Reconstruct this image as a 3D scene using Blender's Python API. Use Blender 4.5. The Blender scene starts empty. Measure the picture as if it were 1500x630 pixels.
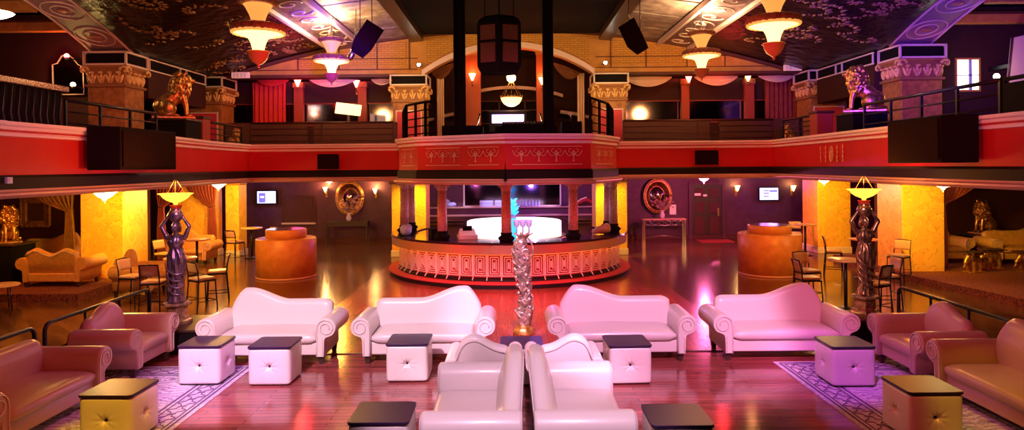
import bpy, bmesh, math, random
from mathutils import Vector, Matrix
random.seed(7)
PI = math.pi
sc = bpy.context.scene
C = sc.collection

# ------------------------------------------------------------------ materials
def mat(name, col, rough=.5, metal=0, emit=None, es=0, noise=0, nscale=8, col2=None, bump=0, bscale=30, coat=0, spec=.5, trans=0, sheen=0):
    m = bpy.data.materials.new(name); m.use_nodes = True
    nt = m.node_tree; b = nt.nodes['Principled BSDF']
    b.inputs['Base Color'].default_value = (*col, 1)
    b.inputs['Roughness'].default_value = rough
    b.inputs['Metallic'].default_value = metal
    b.inputs['Specular IOR Level'].default_value = spec
    if coat: b.inputs['Coat Weight'].default_value = coat; b.inputs['Coat Roughness'].default_value = .12
    if trans: b.inputs['Transmission Weight'].default_value = trans
    if emit:
        b.inputs['Emission Color'].default_value = (*emit, 1); b.inputs['Emission Strength'].default_value = es
    if noise or bump:
        tc = nt.nodes.new('ShaderNodeTexCoord')
    if noise:
        n = nt.nodes.new('ShaderNodeTexNoise'); n.inputs['Scale'].default_value = nscale; n.inputs['Detail'].default_value = 5
        r = nt.nodes.new('ShaderNodeValToRGB')
        r.color_ramp.elements[0].position = .5 - noise*.5; r.color_ramp.elements[1].position = .5 + noise*.5
        c2 = col2 or tuple(c*.55 for c in col)
        r.color_ramp.elements[0].color = (*c2, 1); r.color_ramp.elements[1].color = (*col, 1)
        nt.links.new(tc.outputs['Object'], n.inputs['Vector']); nt.links.new(n.outputs['Fac'], r.inputs['Fac'])
        nt.links.new(r.outputs['Color'], b.inputs['Base Color'])
    if bump:
        n2 = nt.nodes.new('ShaderNodeTexNoise'); n2.inputs['Scale'].default_value = bscale; n2.inputs['Detail'].default_value = 4
        bp = nt.nodes.new('ShaderNodeBump'); bp.inputs['Strength'].default_value = bump; bp.inputs['Distance'].default_value = .02 if bump<1 else .12
        nt.links.new(tc.outputs['Object'], n2.inputs['Vector']); nt.links.new(n2.outputs['Fac'], bp.inputs['Height'])
        nt.links.new(bp.outputs['Normal'], b.inputs['Normal'])
    return m

def wood_floor(name, c1, c2, rot, rough, length=1.6, width=.11, streak=.5):
    m = bpy.data.materials.new(name); m.use_nodes = True
    nt = m.node_tree; N = nt.nodes; L = nt.links; b = N['Principled BSDF']
    tc = N.new('ShaderNodeTexCoord'); mp = N.new('ShaderNodeMapping'); mp.inputs['Rotation'].default_value = (0, 0, rot)
    L.new(tc.outputs['Object'], mp.inputs['Vector'])
    br = N.new('ShaderNodeTexBrick'); br.inputs['Scale'].default_value = 1
    br.inputs['Brick Width'].default_value = length; br.inputs['Row Height'].default_value = width
    br.inputs['Mortar Size'].default_value = .004; br.inputs['Bias'].default_value = 0
    br.inputs['Color1'].default_value = (*c1, 1); br.inputs['Color2'].default_value = (*c2, 1)
    br.inputs['Mortar'].default_value = (c2[0]*.35, c2[1]*.35, c2[2]*.35, 1); br.offset = .37
    L.new(mp.outputs['Vector'], br.inputs['Vector'])
    m2 = N.new('ShaderNodeMapping'); m2.inputs['Scale'].default_value = (1.2, 22, 1)
    L.new(mp.outputs['Vector'], m2.inputs['Vector'])
    no = N.new('ShaderNodeTexNoise'); no.inputs['Scale'].default_value = 2; no.inputs['Detail'].default_value = 6
    L.new(m2.outputs['Vector'], no.inputs['Vector'])
    mx = N.new('ShaderNodeMixRGB'); mx.blend_type = 'MULTIPLY'; mx.inputs['Fac'].default_value = streak
    rp = N.new('ShaderNodeValToRGB'); rp.color_ramp.elements[0].position = .35; rp.color_ramp.elements[1].position = .65
    rp.color_ramp.elements[0].color = (.35, .3, .3, 1); rp.color_ramp.elements[1].color = (1.0, 1.0, 1.0, 1)
    L.new(no.outputs['Fac'], rp.inputs['Fac']); L.new(br.outputs['Color'], mx.inputs['Color1']); L.new(rp.outputs['Color'], mx.inputs['Color2'])
    L.new(mx.outputs['Color'], b.inputs['Base Color'])
    b.inputs['Roughness'].default_value = rough; b.inputs['Specular IOR Level'].default_value = .8
    bp = N.new('ShaderNodeBump'); bp.inputs['Strength'].default_value = .25; bp.inputs['Distance'].default_value = .006
    L.new(br.outputs['Fac'], bp.inputs['Height']); bp.invert = True
    L.new(bp.outputs['Normal'], b.inputs['Normal'])
    return m

def marble(name, c1, c2, scale=1.6):
    m = bpy.data.materials.new(name); m.use_nodes = True
    nt = m.node_tree; N = nt.nodes; L = nt.links; b = N['Principled BSDF']
    tc = N.new('ShaderNodeTexCoord')
    n = N.new('ShaderNodeTexNoise'); n.inputs['Scale'].default_value = scale; n.inputs['Detail'].default_value = 9; n.inputs['Distortion'].default_value = 1.6
    L.new(tc.outputs['Object'], n.inputs['Vector'])
    r = N.new('ShaderNodeValToRGB'); e = r.color_ramp.elements
    e[0].position = .25; e[0].color = (c1[0],c1[1]*.78,c1[2]*.7, 1); e[1].position = .78; e[1].color = (*c1, 1)
    k = e.new(.5); k.color = (*c2, 1); k = e.new(.465); k.color = (c1[0],c1[1]*.9,c1[2], 1); k = e.new(.515); k.color = (*c1, 1)
    L.new(n.outputs['Fac'], r.inputs['Fac']); L.new(r.outputs['Color'], b.inputs['Base Color'])
    b.inputs['Roughness'].default_value = .42
    return m

def rug_mat(name):
    m = bpy.data.materials.new(name); m.use_nodes = True
    nt = m.node_tree; N = nt.nodes; L = nt.links; b = N['Principled BSDF']
    tc = N.new('ShaderNodeTexCoord')
    vo = N.new('ShaderNodeTexVoronoi'); vo.inputs['Scale'].default_value = 4.2
    wv = N.new('ShaderNodeTexWave'); wv.wave_type = 'RINGS'; wv.inputs['Scale'].default_value = 3.0; wv.inputs['Distortion'].default_value = 14; wv.inputs['Detail'].default_value = 4
    no = N.new('ShaderNodeTexNoise'); no.inputs['Scale'].default_value = 40; no.inputs['Detail'].default_value = 4
    for n in (vo, wv, no): L.new(tc.outputs['Object'], n.inputs['Vector'])
    r1 = N.new('ShaderNodeValToRGB'); e = r1.color_ramp.elements
    e[0].position = .35; e[0].color = (.72, .66, .72, 1); e[1].position = .62; e[1].color = (.46, .38, .50, 1)
    L.new(wv.outputs['Fac'], r1.inputs['Fac'])
    r2 = N.new('ShaderNodeValToRGB'); e = r2.color_ramp.elements
    e[0].position = .16; e[0].color = (.35, .25, .4, 1); e[1].position = .24; e[1].color = (1, 1, 1, 1)
    k = e.new(.40); k.color = (1,1,1,1); k = e.new(.44); k.color = (.45,.38,.5,1); k = e.new(.48); k.color = (1,1,1,1)
    L.new(vo.outputs['Distance'], r2.inputs['Fac'])
    mx = N.new('ShaderNodeMixRGB'); mx.blend_type = 'MULTIPLY'; mx.inputs['Fac'].default_value = .85
    L.new(r1.outputs['Color'], mx.inputs['Color1']); L.new(r2.outputs['Color'], mx.inputs['Color2'])
    m3 = N.new('ShaderNodeMixRGB'); m3.blend_type = 'OVERLAY'; m3.inputs['Fac'].default_value = .5
    L.new(mx.outputs['Color'], m3.inputs['Color1']); L.new(no.outputs['Fac'], m3.inputs['Color2'])
    L.new(m3.outputs['Color'], b.inputs['Base Color']); b.inputs['Roughness'].default_value = .95
    return m

def brick_mat(name, c1, c2, mort):
    m = bpy.data.materials.new(name); m.use_nodes = True
    nt = m.node_tree; N = nt.nodes; L = nt.links; b = N['Principled BSDF']
    tc = N.new('ShaderNodeTexCoord'); mp = N.new('ShaderNodeMapping'); mp.inputs['Rotation'].default_value = (PI/2, 0, 0)
    br = N.new('ShaderNodeTexBrick'); br.inputs['Scale'].default_value = 1; br.inputs['Brick Width'].default_value = .24; br.inputs['Row Height'].default_value = .075
    br.inputs['Mortar Size'].default_value = .008
    br.inputs['Color1'].default_value = (*c1, 1); br.inputs['Color2'].default_value = (*c2, 1); br.inputs['Mortar'].default_value = (*mort, 1)
    L.new(tc.outputs['Object'], mp.inputs['Vector']); L.new(mp.outputs['Vector'], br.inputs['Vector'])
    L.new(br.outputs['Color'], b.inputs['Base Color']); b.inputs['Roughness'].default_value = .75
    return m

M = dict(
 vinyl = mat('cream_vinyl', (.78,.70,.68), .36, coat=.25, bump=.05, bscale=120),
 vinyl2 = mat('cream_vinyl_seat', (.76,.67,.66), .38, coat=.2, bump=.05, bscale=120),
 leath = mat('brown_cream_leather', (.52,.30,.22), .34, coat=.3, bump=.06, bscale=110),
 leath2 = mat('rosy_leather', (.66,.42,.36), .34, coat=.3, bump=.06, bscale=110),
 gold_lit = mat('cream_fabric_gold_lit', (.78,.40,.10), .55, noise=.3, nscale=14, col2=(.66,.32,.07)),  # cream fabric; the lounge's yellow light is mixed into its colour
 piping = mat('piping', (.70,.60,.58), .32),
 darkwood = mat('dark_wood', (.05,.025,.02), .35),
 blacktop = mat('black_glass_top', (.030,.010,.050), .36, spec=.35),
 button = mat('button', (.03,.02,.02), .3),
 floor1 = wood_floor('dance_floor_wood', (.40,.095,.085), (.24,.045,.045), 0, .13),
 floor2 = wood_floor('dark_floor_wood', (.24,.095,.035), (.11,.04,.018), PI/4, .16, 1.2, .13),
 floor3 = wood_floor('walkway_wood', (.42,.10,.06), (.30,.07,.045), PI/2, .22, 1.0, .3),
 redcarpet = mat('red_carpet', (.55,.04,.04), .8, noise=.4, nscale=60, col2=(.42,.03,.03)),
 carpet = mat('patterned_carpet', (.30,.065,.03), .95, noise=.25, nscale=22, col2=(.07,.015,.012)),
 rug = rug_mat('persian_rug'),
 rugband = mat('rug_band', (.66,.58,.66), .95, noise=.3, nscale=14, col2=(.40,.32,.44)),
 marble = marble('yellow_marble', (.88,.50,.07), (.62,.28,.03), 2.4),
 marble_d = marble('red_marble', (.62,.22,.12), (.34,.07,.05), 2.2),
 colmar = marble('rose_marble', (.62,.35,.33), (.30,.12,.12), 5),
 base_w = mat('cream_base', (.75,.62,.5), .5),
 stone = mat('gold_capital_stone', (.48,.21,.06), .55, noise=.3, nscale=7, col2=(.28,.11,.03), bump=.4, bscale=18),
 leafstone = mat('acanthus_gilt', (.92,.66,.30), .42, noise=.3, nscale=16, col2=(.62,.34,.10)),
 capdark = mat('capital_ground', (.34,.16,.06), .6),
 stonered = mat('terracotta_panel', (.30,.035,.03), .55),
 frame_w = mat('pale_frame', (.80,.66,.62), .45),
 black = mat('black_matte', (.008,.006,.008), .8, spec=.1),
 blackm = mat('black_metal', (.03,.028,.032), .35, metal=.6),
 speaker = mat('speaker_black', (.010,.004,.005), .85, spec=.1),
 mesh = mat('speaker_grille', (.022,.007,.007), .9, spec=.05, noise=.1, nscale=90, col2=(.012,.004,.004)),
 fascia = mat('fascia_red', (.62,.012,.018), .5, spec=.3, noise=.5, nscale=2, col2=(.55,.010,.014)),
 cap = mat('cap_moulding_pink', (.97,.82,.84), .42),
 cornice_d = mat('cornice_dark', (.012,.003,.003), .6, spec=.2),
 railwood = mat('dark_red_rail_wood', (.06,.012,.010), .5),
 pinkpanel = mat('rose_panel', (.72,.05,.09), .5),
 postred = mat('post_red', (.42,.07,.03), .5),
 cornice_b = mat('cornice_rose', (.62,.34,.28), .4),
 giltline = mat('faded_gilt', (.75,.40,.22), .45, metal=.3),
 gold = mat('gold_leaf', (.85,.52,.16), .32, metal=.85, noise=.3, nscale=14, col2=(.45,.20,.05)),
 bronze = mat('dark_bronze', (.50,.36,.40), .30, metal=.8, noise=.4, nscale=9, col2=(.12,.07,.10)),
 silver = mat('antique_silver_gilt', (.85,.72,.60), .34, metal=.75, noise=.35, nscale=12, col2=(.30,.20,.22)),
 drape = mat('maroon_drape', (.34,.06,.05), .8, noise=.5, nscale=5, col2=(.22,.03,.03)),
 drape_red = mat('red_drape', (.62,.03,.03), .75),
 drape_g = mat('gold_drape', (.19,.065,.02), .85, noise=.4, nscale=6, col2=(.11,.035,.012)),
 drape_c = mat('pale_drape', (.78,.62,.52), .7),
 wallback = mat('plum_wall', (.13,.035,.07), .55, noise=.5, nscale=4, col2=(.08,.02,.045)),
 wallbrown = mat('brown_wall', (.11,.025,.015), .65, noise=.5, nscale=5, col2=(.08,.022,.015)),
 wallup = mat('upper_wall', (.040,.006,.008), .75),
 frieze = brick_mat('gold_brick', (.60,.30,.055), (.52,.25,.045), (.30,.13,.03)),
 friezeplain = mat('gold_plaster', (.62,.31,.07), .65, noise=.4, nscale=3, col2=(.48,.21,.05)),
 archtrim = mat('arch_white', (.80,.62,.66), .5),
 ceil = mat('ceiling_plaster_dark', (.030,.012,.012), .30, noise=.35, nscale=1.6, col2=(.014,.007,.007), bump=1.0, bscale=3.2),
 ceil_p = mat('ceiling_plaster_pale', (.50,.40,.34), .6, noise=.4, nscale=3, col2=(.16,.11,.09), bump=.6, bscale=6),
 beam = mat('ceiling_beam', (.26,.18,.2), .5, noise=.35, nscale=9, col2=(.10,.06,.08), bump=.5, bscale=14),
 soffit = mat('arch_soffit', (.46,.26,.32), .55, noise=.2, nscale=40, col2=(.30,.16,.20)),
 soffitline = mat('soffit_line', (.85,.62,.5), .5),
 brass = mat('brushed_brass', (.88,.58,.42), .36, metal=.9),
 steel = mat('steel', (.7,.62,.62), .2, metal=1),
 countertop = mat('counter_black', (.035,.018,.03), .12, spec=.8),
 barpanel = mat('bar_panel_red', (.34,.010,.012), .5),
 barrelief = mat('bar_relief', (.95,.66,.55), .4),
 drum = mat('drum_burl', (.66,.30,.07), .38, noise=.3, nscale=5, col2=(.54,.22,.05)),
 drumtop = mat('drum_top', (.20,.09,.11), .15, spec=.8),
 mirror = mat('mirror_glass', (.55,.45,.48), .06, metal=1),
 mirrord = mat('smoked_mirror', (.22,.16,.24), .08, metal=1),
 tan = mat('tan_vinyl', (.60,.36,.20), .4),
 tabletop = mat('table_top', (.72,.42,.22), .3),
 warm = mat('lamp_glass_warm', (.9,.7,.4), .4, emit=(1,.62,.22), es=7),
 warmw = mat('lamp_glass_white', (.9,.8,.6), .4, emit=(1,.80,.50), es=12),
 bowlglow = mat('amber_bowl', (.9,.55,.1), .4, emit=(1,.45,.04), es=2.6),
 redglow = mat('red_lamp', (.9,.2,.1), .4, emit=(1,.13,.08), es=16),
 pinkglow = mat('pink_lamp', (.9,.4,.6), .4, emit=(1,.25,.5), es=14),
 tvglow = mat('tv_screen', (.2,.2,.5), .3, emit=(.45,.42,1), es=3.2),
 tvpic = mat('tv_picture', (.2,.2,.5), .3, emit=(.85,.85,1), es=5),
 tvdark = mat('tv_picture_dark', (.1,.1,.4), .3, emit=(.10,.08,.55), es=2),
 whiteglow = mat('white_glow', (.9,.9,.9), .4, emit=(1,.80,.98), es=1.5),
 violetglow = mat('violet_glow', (.6,.4,.9), .4, emit=(.45,.28,1), es=5),
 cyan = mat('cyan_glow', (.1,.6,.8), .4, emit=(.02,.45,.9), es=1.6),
 bluepl = mat('blue_white_plastic', (.5,.6,.95), .35),
 led = mat('led_strip', (1,.5,.2), .4, emit=(1,.26,.05), es=5),
 chshade = mat('chandelier_parchment', (.80,.52,.22), .5, emit=(1,.40,.08), es=.95),
 chcone = mat('chandelier_bright', (.95,.8,.5), .5, emit=(1,.60,.17), es=3.6),
 chrim = mat('chandelier_rim', (.34,.16,.08), .5, noise=.3, nscale=25, col2=(.20,.08,.04)),
 chcup = mat('chandelier_cup', (.55,.20,.10), .5),
 leafg = mat('dry_flowers', (.45,.25,.22), .7),
 cluster_mesh = mat('brown_grille_cloth', (.22,.06,.04), .85, noise=.2, nscale=60, col2=(.14,.035,.025)),
 paper = mat('white_board', (.9,.85,.8), .5),
 windowglow = mat('lit_window_glass', (.9,.9,.7), .4, emit=(.95,.95,.7), es=3.2),
 green = mat('green_strip', (.1,.3,.2), .5),
 spot = mat('spot_bulb', (1,1,.9), .4, emit=(1,.92,.7), es=60),
 shell = mat('shell_lamp', (.9,.8,.6), .4, emit=(1,.74,.36), es=9),
 exitsign = mat('pink_sign_face', (.9,.6,.6), .5, emit=(1,.5,.4), es=.25),
)

# ------------------------------------------------------------------ mesh builder
class MB:
    def __init__(s): s.v=[]; s.f=[]; s.sm=[]
    def add(s, vs, fs, smooth=False, T=None):
        n=len(s.v)
        for p in vs:
            p=Vector(p)
            if T is not None: p=T@p
            s.v.append(p)
        for f in fs: s.f.append([n+i for i in f]); s.sm.append(smooth)
        return s
    def box(s,x0,x1,y0,y1,z0,z1,T=None):
        vs=[(x,y,z) for z in (z0,z1) for y in (y0,y1) for x in (x0,x1)]
        return s.add(vs,[(0,2,3,1),(4,5,7,6),(0,1,5,4),(2,6,7,3),(0,4,6,2),(1,3,7,5)],False,T)
    def cb(s,c,d,rz=0,T=None):
        t=Matrix.Translation(c)@Matrix.Rotation(rz,4,'Z')
        if T is not None: t=T@t
        return s.box(-d[0]/2,d[0]/2,-d[1]/2,d[1]/2,-d[2]/2,d[2]/2,t)
    def loft(s,rings,smooth=True,caps=True,closed=True,T=None):
        n=len(rings[0]); vs=[p for r in rings for p in r]; fs=[]
        for i in range(len(rings)-1):
            for j in range(n if closed else n-1):
                k=(j+1)%n
                fs.append((i*n+j,i*n+k,(i+1)*n+k,(i+1)*n+j))
        s.add(vs,fs,smooth,T)
        if caps and closed:
            b=len(s.v)-len(vs)
            s.f.append([b+j for j in reversed(range(n))]); s.sm.append(False)
            s.f.append([b+(len(rings)-1)*n+j for j in range(n)]); s.sm.append(False)
        return s
    def lathe(s,prof,n=32,c=(0,0,0),flute=None,sx=1,sy=1,T=None,caps=True,a0=0,a1=None,smooth=True):
        rings=[]
        full = a1 is None
        for (r,z) in prof:
            ring=[]
            m = n if full else n+1
            for k in range(m):
                a = 2*PI*k/n if full else a0+(a1-a0)*k/n
                rr=r
                if flute: rr=r*(1+flute[1]*math.cos(flute[0]*a))
                ring.append((c[0]+sx*rr*math.cos(a),c[1]+sy*rr*math.sin(a),c[2]+z))
            rings.append(ring)
        return s.loft(rings,smooth,caps and full,full,T)
    def tube(s,pts,r,n=8,T=None,closed=False):
        pts=[Vector(p) for p in pts]; rings=[]; up=Vector((0,0,1)); prev=None
        N=len(pts)
        for i,p in enumerate(pts):
            a=pts[max(i-1,0)]; b=pts[min(i+1,N-1)]
            t=(b-a)
            if t.length<1e-9: t=Vector((0,0,1))
            t.normalize()
            if prev is None:
                u=t.orthogonal().normalized()
            else:
                u=prev-t*prev.dot(t)
                if u.length<1e-6: u=t.orthogonal()
                u.normalize()
            prev=u; w=t.cross(u)
            rr=r[i] if isinstance(r,(list,tuple)) else r
            rings.append([p+u*(rr*math.cos(2*PI*k/n))+w*(rr*math.sin(2*PI*k/n)) for k in range(n)])
        return s.loft(rings,True,True,True,T)
    def ell(s,c,r,n=12,m=8,T=None,rot=None):
        R=rot or Matrix.Identity(4)
        vs=[];fs=[]
        if not isinstance(r,(tuple,list)): r=(r,r,r)
        for i in range(m+1):
            ph=PI*i/m
            for j in range(n):
                a=2*PI*j/n
                v=R@Vector((r[0]*math.sin(ph)*math.cos(a),r[1]*math.sin(ph)*math.sin(a),r[2]*math.cos(ph)))
                vs.append(Vector(c)+v)
        for i in range(m):
            for j in range(n):
                k=(j+1)%n
                if i==0: fs.append((j,(i+1)*n+j,(i+1)*n+k))
                elif i==m-1: fs.append((i*n+j,(i+1)*n+j,i*n+k))
                else: fs.append((i*n+j,(i+1)*n+j,(i+1)*n+k,i*n+k))
        return s.add(vs,fs,True,T)
    def cap(s,a,b,ra,rb,n=10,T=None):
        a=Vector(a);b=Vector(b);d=(b-a); L=d.length; d.normalize()
        pts=[];rs=[]
        for k in range(4):
            t=PI/2*(k/3.0); pts.append(a-d*ra*math.cos(t)); rs.append(max(ra*math.sin(t),.0005))
        for k in range(4):
            t=PI/2*(k/3.0); pts.append(b+d*rb*math.sin(t)); rs.append(max(rb*math.cos(t),.0005))
        return s.tube(pts,rs,n,T)
    def prism(s,poly,z0,z1,T=None,smooth=False):
        n=len(poly); vs=[(x,y,z0) for x,y in poly]+[(x,y,z1) for x,y in poly]
        fs=[(i,(i+1)%n,n+(i+1)%n,n+i) for i in range(n)]
        s.add(vs,fs,smooth,T)
        b=len(s.v)-2*n
        s.f.append([b+i for i in reversed(range(n))]); s.sm.append(False)
        s.f.append([b+n+i for i in range(n)]); s.sm.append(False)
        return s
    def grid(s,fn,nu,nv,smooth=True,T=None):
        vs=[fn(i/nu,j/nv) for i in range(nu+1) for j in range(nv+1)]
        fs=[(i*(nv+1)+j,(i+1)*(nv+1)+j,(i+1)*(nv+1)+j+1,i*(nv+1)+j+1) for i in range(nu) for j in range(nv)]
        return s.add(vs,fs,smooth,T)
    def mesh(s,name,m):
        me=bpy.data.meshes.new(name); me.from_pydata([tuple(v) for v in s.v],[],s.f); me.update()
        for p,q in zip(me.polygons,s.sm): p.use_smooth=q
        bm=bmesh.new(); bm.from_mesh(me); bmesh.ops.recalc_face_normals(bm,faces=bm.faces); bm.to_mesh(me); bm.free()
        if m: me.materials.append(m)
        return me
    def build(s,name,m,parent=None,bevel=0,seg=3,solid=0,sub=0,loc=None):
        o=bpy.data.objects.new(name,s.mesh(name,m)); C.objects.link(o)
        if parent: o.parent=parent
        if loc: o.location=loc
        if solid:
            k=o.modifiers.new('solid','SOLIDIFY'); k.thickness=solid; k.offset=0
        if bevel:
            k=o.modifiers.new('bevel','BEVEL'); k.width=bevel; k.segments=seg; k.limit_method='ANGLE'
            for p in o.data.polygons: p.use_smooth=True
            k.harden_normals=False
            e=o.modifiers.new('wn','WEIGHTED_NORMAL'); e.keep_sharp=False
        if sub:
            k=o.modifiers.new('sub','SUBSURF'); k.levels=sub; k.render_levels=sub
        return o

def blob(mb,name,m,voxel=.02,smooth=6,parent=None,disp=0,dscale=.1):
    """union overlapping lumps of one body into one continuous skin"""
    me=mb.mesh('tmp',None); o=bpy.data.objects.new('tmp',me); C.objects.link(o)
    r=o.modifiers.new('r','REMESH'); r.mode='VOXEL'; r.voxel_size=voxel
    k=o.modifiers.new('s','SMOOTH'); k.iterations=smooth; k.factor=.5
    if disp:
        t=bpy.data.textures.new('t','CLOUDS'); t.noise_scale=dscale
        d=o.modifiers.new('d','DISPLACE'); d.texture=t; d.strength=disp; d.mid_level=.5
    dg=bpy.context.evaluated_depsgraph_get(); dg.update()
    nm=bpy.data.meshes.new_from_object(o.evaluated_get(dg)); nm.name=name
    bpy.data.objects.remove(o)
    for p in nm.polygons: p.use_smooth=True
    nm.materials.clear(); nm.materials.append(m)
    ob=bpy.data.objects.new(name,nm); C.objects.link(ob)
    if parent: ob.parent=parent
    return ob

def thing(name,label,cat,loc=(0,0,0),rz=0,group=None):
    o=bpy.data.objects.new(name,None); C.objects.link(o); o.empty_display_size=.1
    o.location=loc; o.rotation_euler=(0,0,rz); o['label']=label; o['category']=cat
    if group: o['group']=group
    return o
def tag(o,label,cat,group=None,kind=None):
    o['label']=label; o['category']=cat
    if group: o['group']=group
    if kind: o['kind']=kind
    return o
def struct(o,label,cat):
    o['kind']='structure'; o['label']=label; o['category']=cat; return o
def kids(o): return [c for c in C.objects if c.parent==o]
def dup(root,loc,rz,label,group=None,scale=None):
    def cp(o,par):
        c=o.copy(); C.objects.link(c)
        if par: c.parent=par
        for ch in kids(o): cp(ch,c)
        return c
    r=cp(root,None); r.location=loc; r.rotation_euler=(0,0,rz); r['label']=label
    if group: r['group']=group
    if scale: r.scale=(scale,)*3 if not isinstance(scale,tuple) else scale
    return r
def P(px,py,d):
    """world point of a photo pixel at distance d (camera at 0,0,3; 1000 px focal length)"""
    yc=py+(px-750)*.0087
    return Vector(((px-750)*d/1000, d, 3+(244-yc)*d/1000))
def light(kind,name,loc,col,energy,target=None,size=.2,angle=45,blend=.5,parent=None):
    l=bpy.data.lights.new(name,kind); l.color=col; l.energy=energy
    if kind=='AREA': l.size=size
    else: l.shadow_soft_size=size
    if kind=='SPOT': l.spot_size=math.radians(angle); l.spot_blend=blend
    o=bpy.data.objects.new(name,l); C.objects.link(o); o.location=loc
    if target is not None:
        o.rotation_euler=(Vector(target)-Vector(loc)).to_track_quat('-Z','Y').to_euler()
    if parent: o.parent=parent
    return o
#@@PARTS@@
# ================================================================== SETTING
# floors
b=MB()
for r in ((-17,-6.25,1,28),(6.25,17,1,28),(-6.25,-3.85,11,28),(3.85,6.25,11,28),(-3.85,3.85,22.6,28)): b.box(r[0],r[1],r[2],r[3],-.12,0)
struct(b.build('floor',M['floor2']),'dark glossy diagonal plank floor around the bar and under the balcony','floor')
struct(MB().box(-6.25,6.25,1,11,-.12,.0).build('floor',M['floor1']),'reddish polished wood dance floor under the white sofas','floor')
struct(MB().box(-3.85,3.85,11,22.6,-.12,.0).build('floor',M['floor3']),'red-lit wood floor strip leading up to the round bar','floor')
b=MB()
b.box(-6.25,6.25,10.985,11.03,.0,.012)
struct(b.build('trim_1',M['darkwood']),'thin dark threshold strip behind the sofa row at the dance floor edge','threshold')
# raised lounge platforms
def platform(poly,label):
    b=MB().prism(poly,0,.18)
    struct(b.build('floor',M['carpet']),label,'platform')
platform([(-17,15.6),(-9.95,15.6),(-9.95,21.2),(-17,21.2)],'raised patterned carpet platform under the gold-lit lounge sofas at the left')
platform([(17,5),(17,21.2),(9.95,21.2),(9.95,17.3),(10.1,16.4),(10.5,14),(10.9,11.5),(11.3,5)],'raised patterned carpet platform under the elephant tables at the right')
# walls
def wall(name,x0,x1,y0,y1,z0,z1,m,label): return struct(MB().box(x0,x1,y0,y1,z0,z1).build(name,m),label,'wall')
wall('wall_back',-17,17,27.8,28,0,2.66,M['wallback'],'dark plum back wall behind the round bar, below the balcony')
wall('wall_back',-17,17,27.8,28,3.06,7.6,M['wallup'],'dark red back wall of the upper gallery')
wall('wall_left',-17.2,-17,1,28,0,7.6,M['wallbrown'],'dark brown left side wall of the hall')
wall('wall_right',17,17.2,1,28,0,7.6,M['wallbrown'],'dark brown right side wall of the hall')
wall('wall_left',-17,-11.35,21.2,21.4,0,2.66,M['wallbrown'],'dark red wall with framed mirrors behind the left lounge')
wall('wall_right',11.35,17,21.2,21.4,0,2.66,M['wallbrown'],'dark red wall behind the right lounge with the crouching lion')
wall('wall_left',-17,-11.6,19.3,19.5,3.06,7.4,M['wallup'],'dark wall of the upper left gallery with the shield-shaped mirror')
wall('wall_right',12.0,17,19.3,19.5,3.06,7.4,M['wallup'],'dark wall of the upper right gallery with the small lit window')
b=MB().box(-17,-3.3,27.72,27.8,0,.16).box(3.3,17,27.72,27.8,0,.16)
struct(b.build('baseboard_back',M['wallbrown']),'low dark baseboard along the back wall','baseboard')

# ceiling: cross vaults over the hall
def vault(x): return 7.75-32.05+math.sqrt(32.05**2-x*x)
def arcz(y,r0=16.5,hw=6.2,yc=12.1): 
    t=y-yc
    if abs(t)>=hw: return 6.15
    return 6.15+math.sqrt(r0*r0-t*t)-math.sqrt(r0*r0-hw*hw)
def cz(x,y):
    v=vault(min(abs(x),10.0))
    if y<18.3 and y>5.9: v=max(v,arcz(y))
    return v
b=MB().grid(lambda u,v:(-10.1+20.2*u,1+22.5*v,cz(-10.1+20.2*u,1+22.5*v)),60,50,True)
o=b.build('ceiling',M['ceil'],solid=.06); struct(o,'dark glossy vaulted plaster ceiling over the dance hall','ceiling')
struct(MB().box(-17,-10.1,1,28,7.55,7.7).box(10.1,17,1,28,7.55,7.7).box(-10.1,10.1,23.9,28,7.4,7.55).build('ceiling',M['wallup']),'flat dark ceiling over the side galleries','ceiling')
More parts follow.
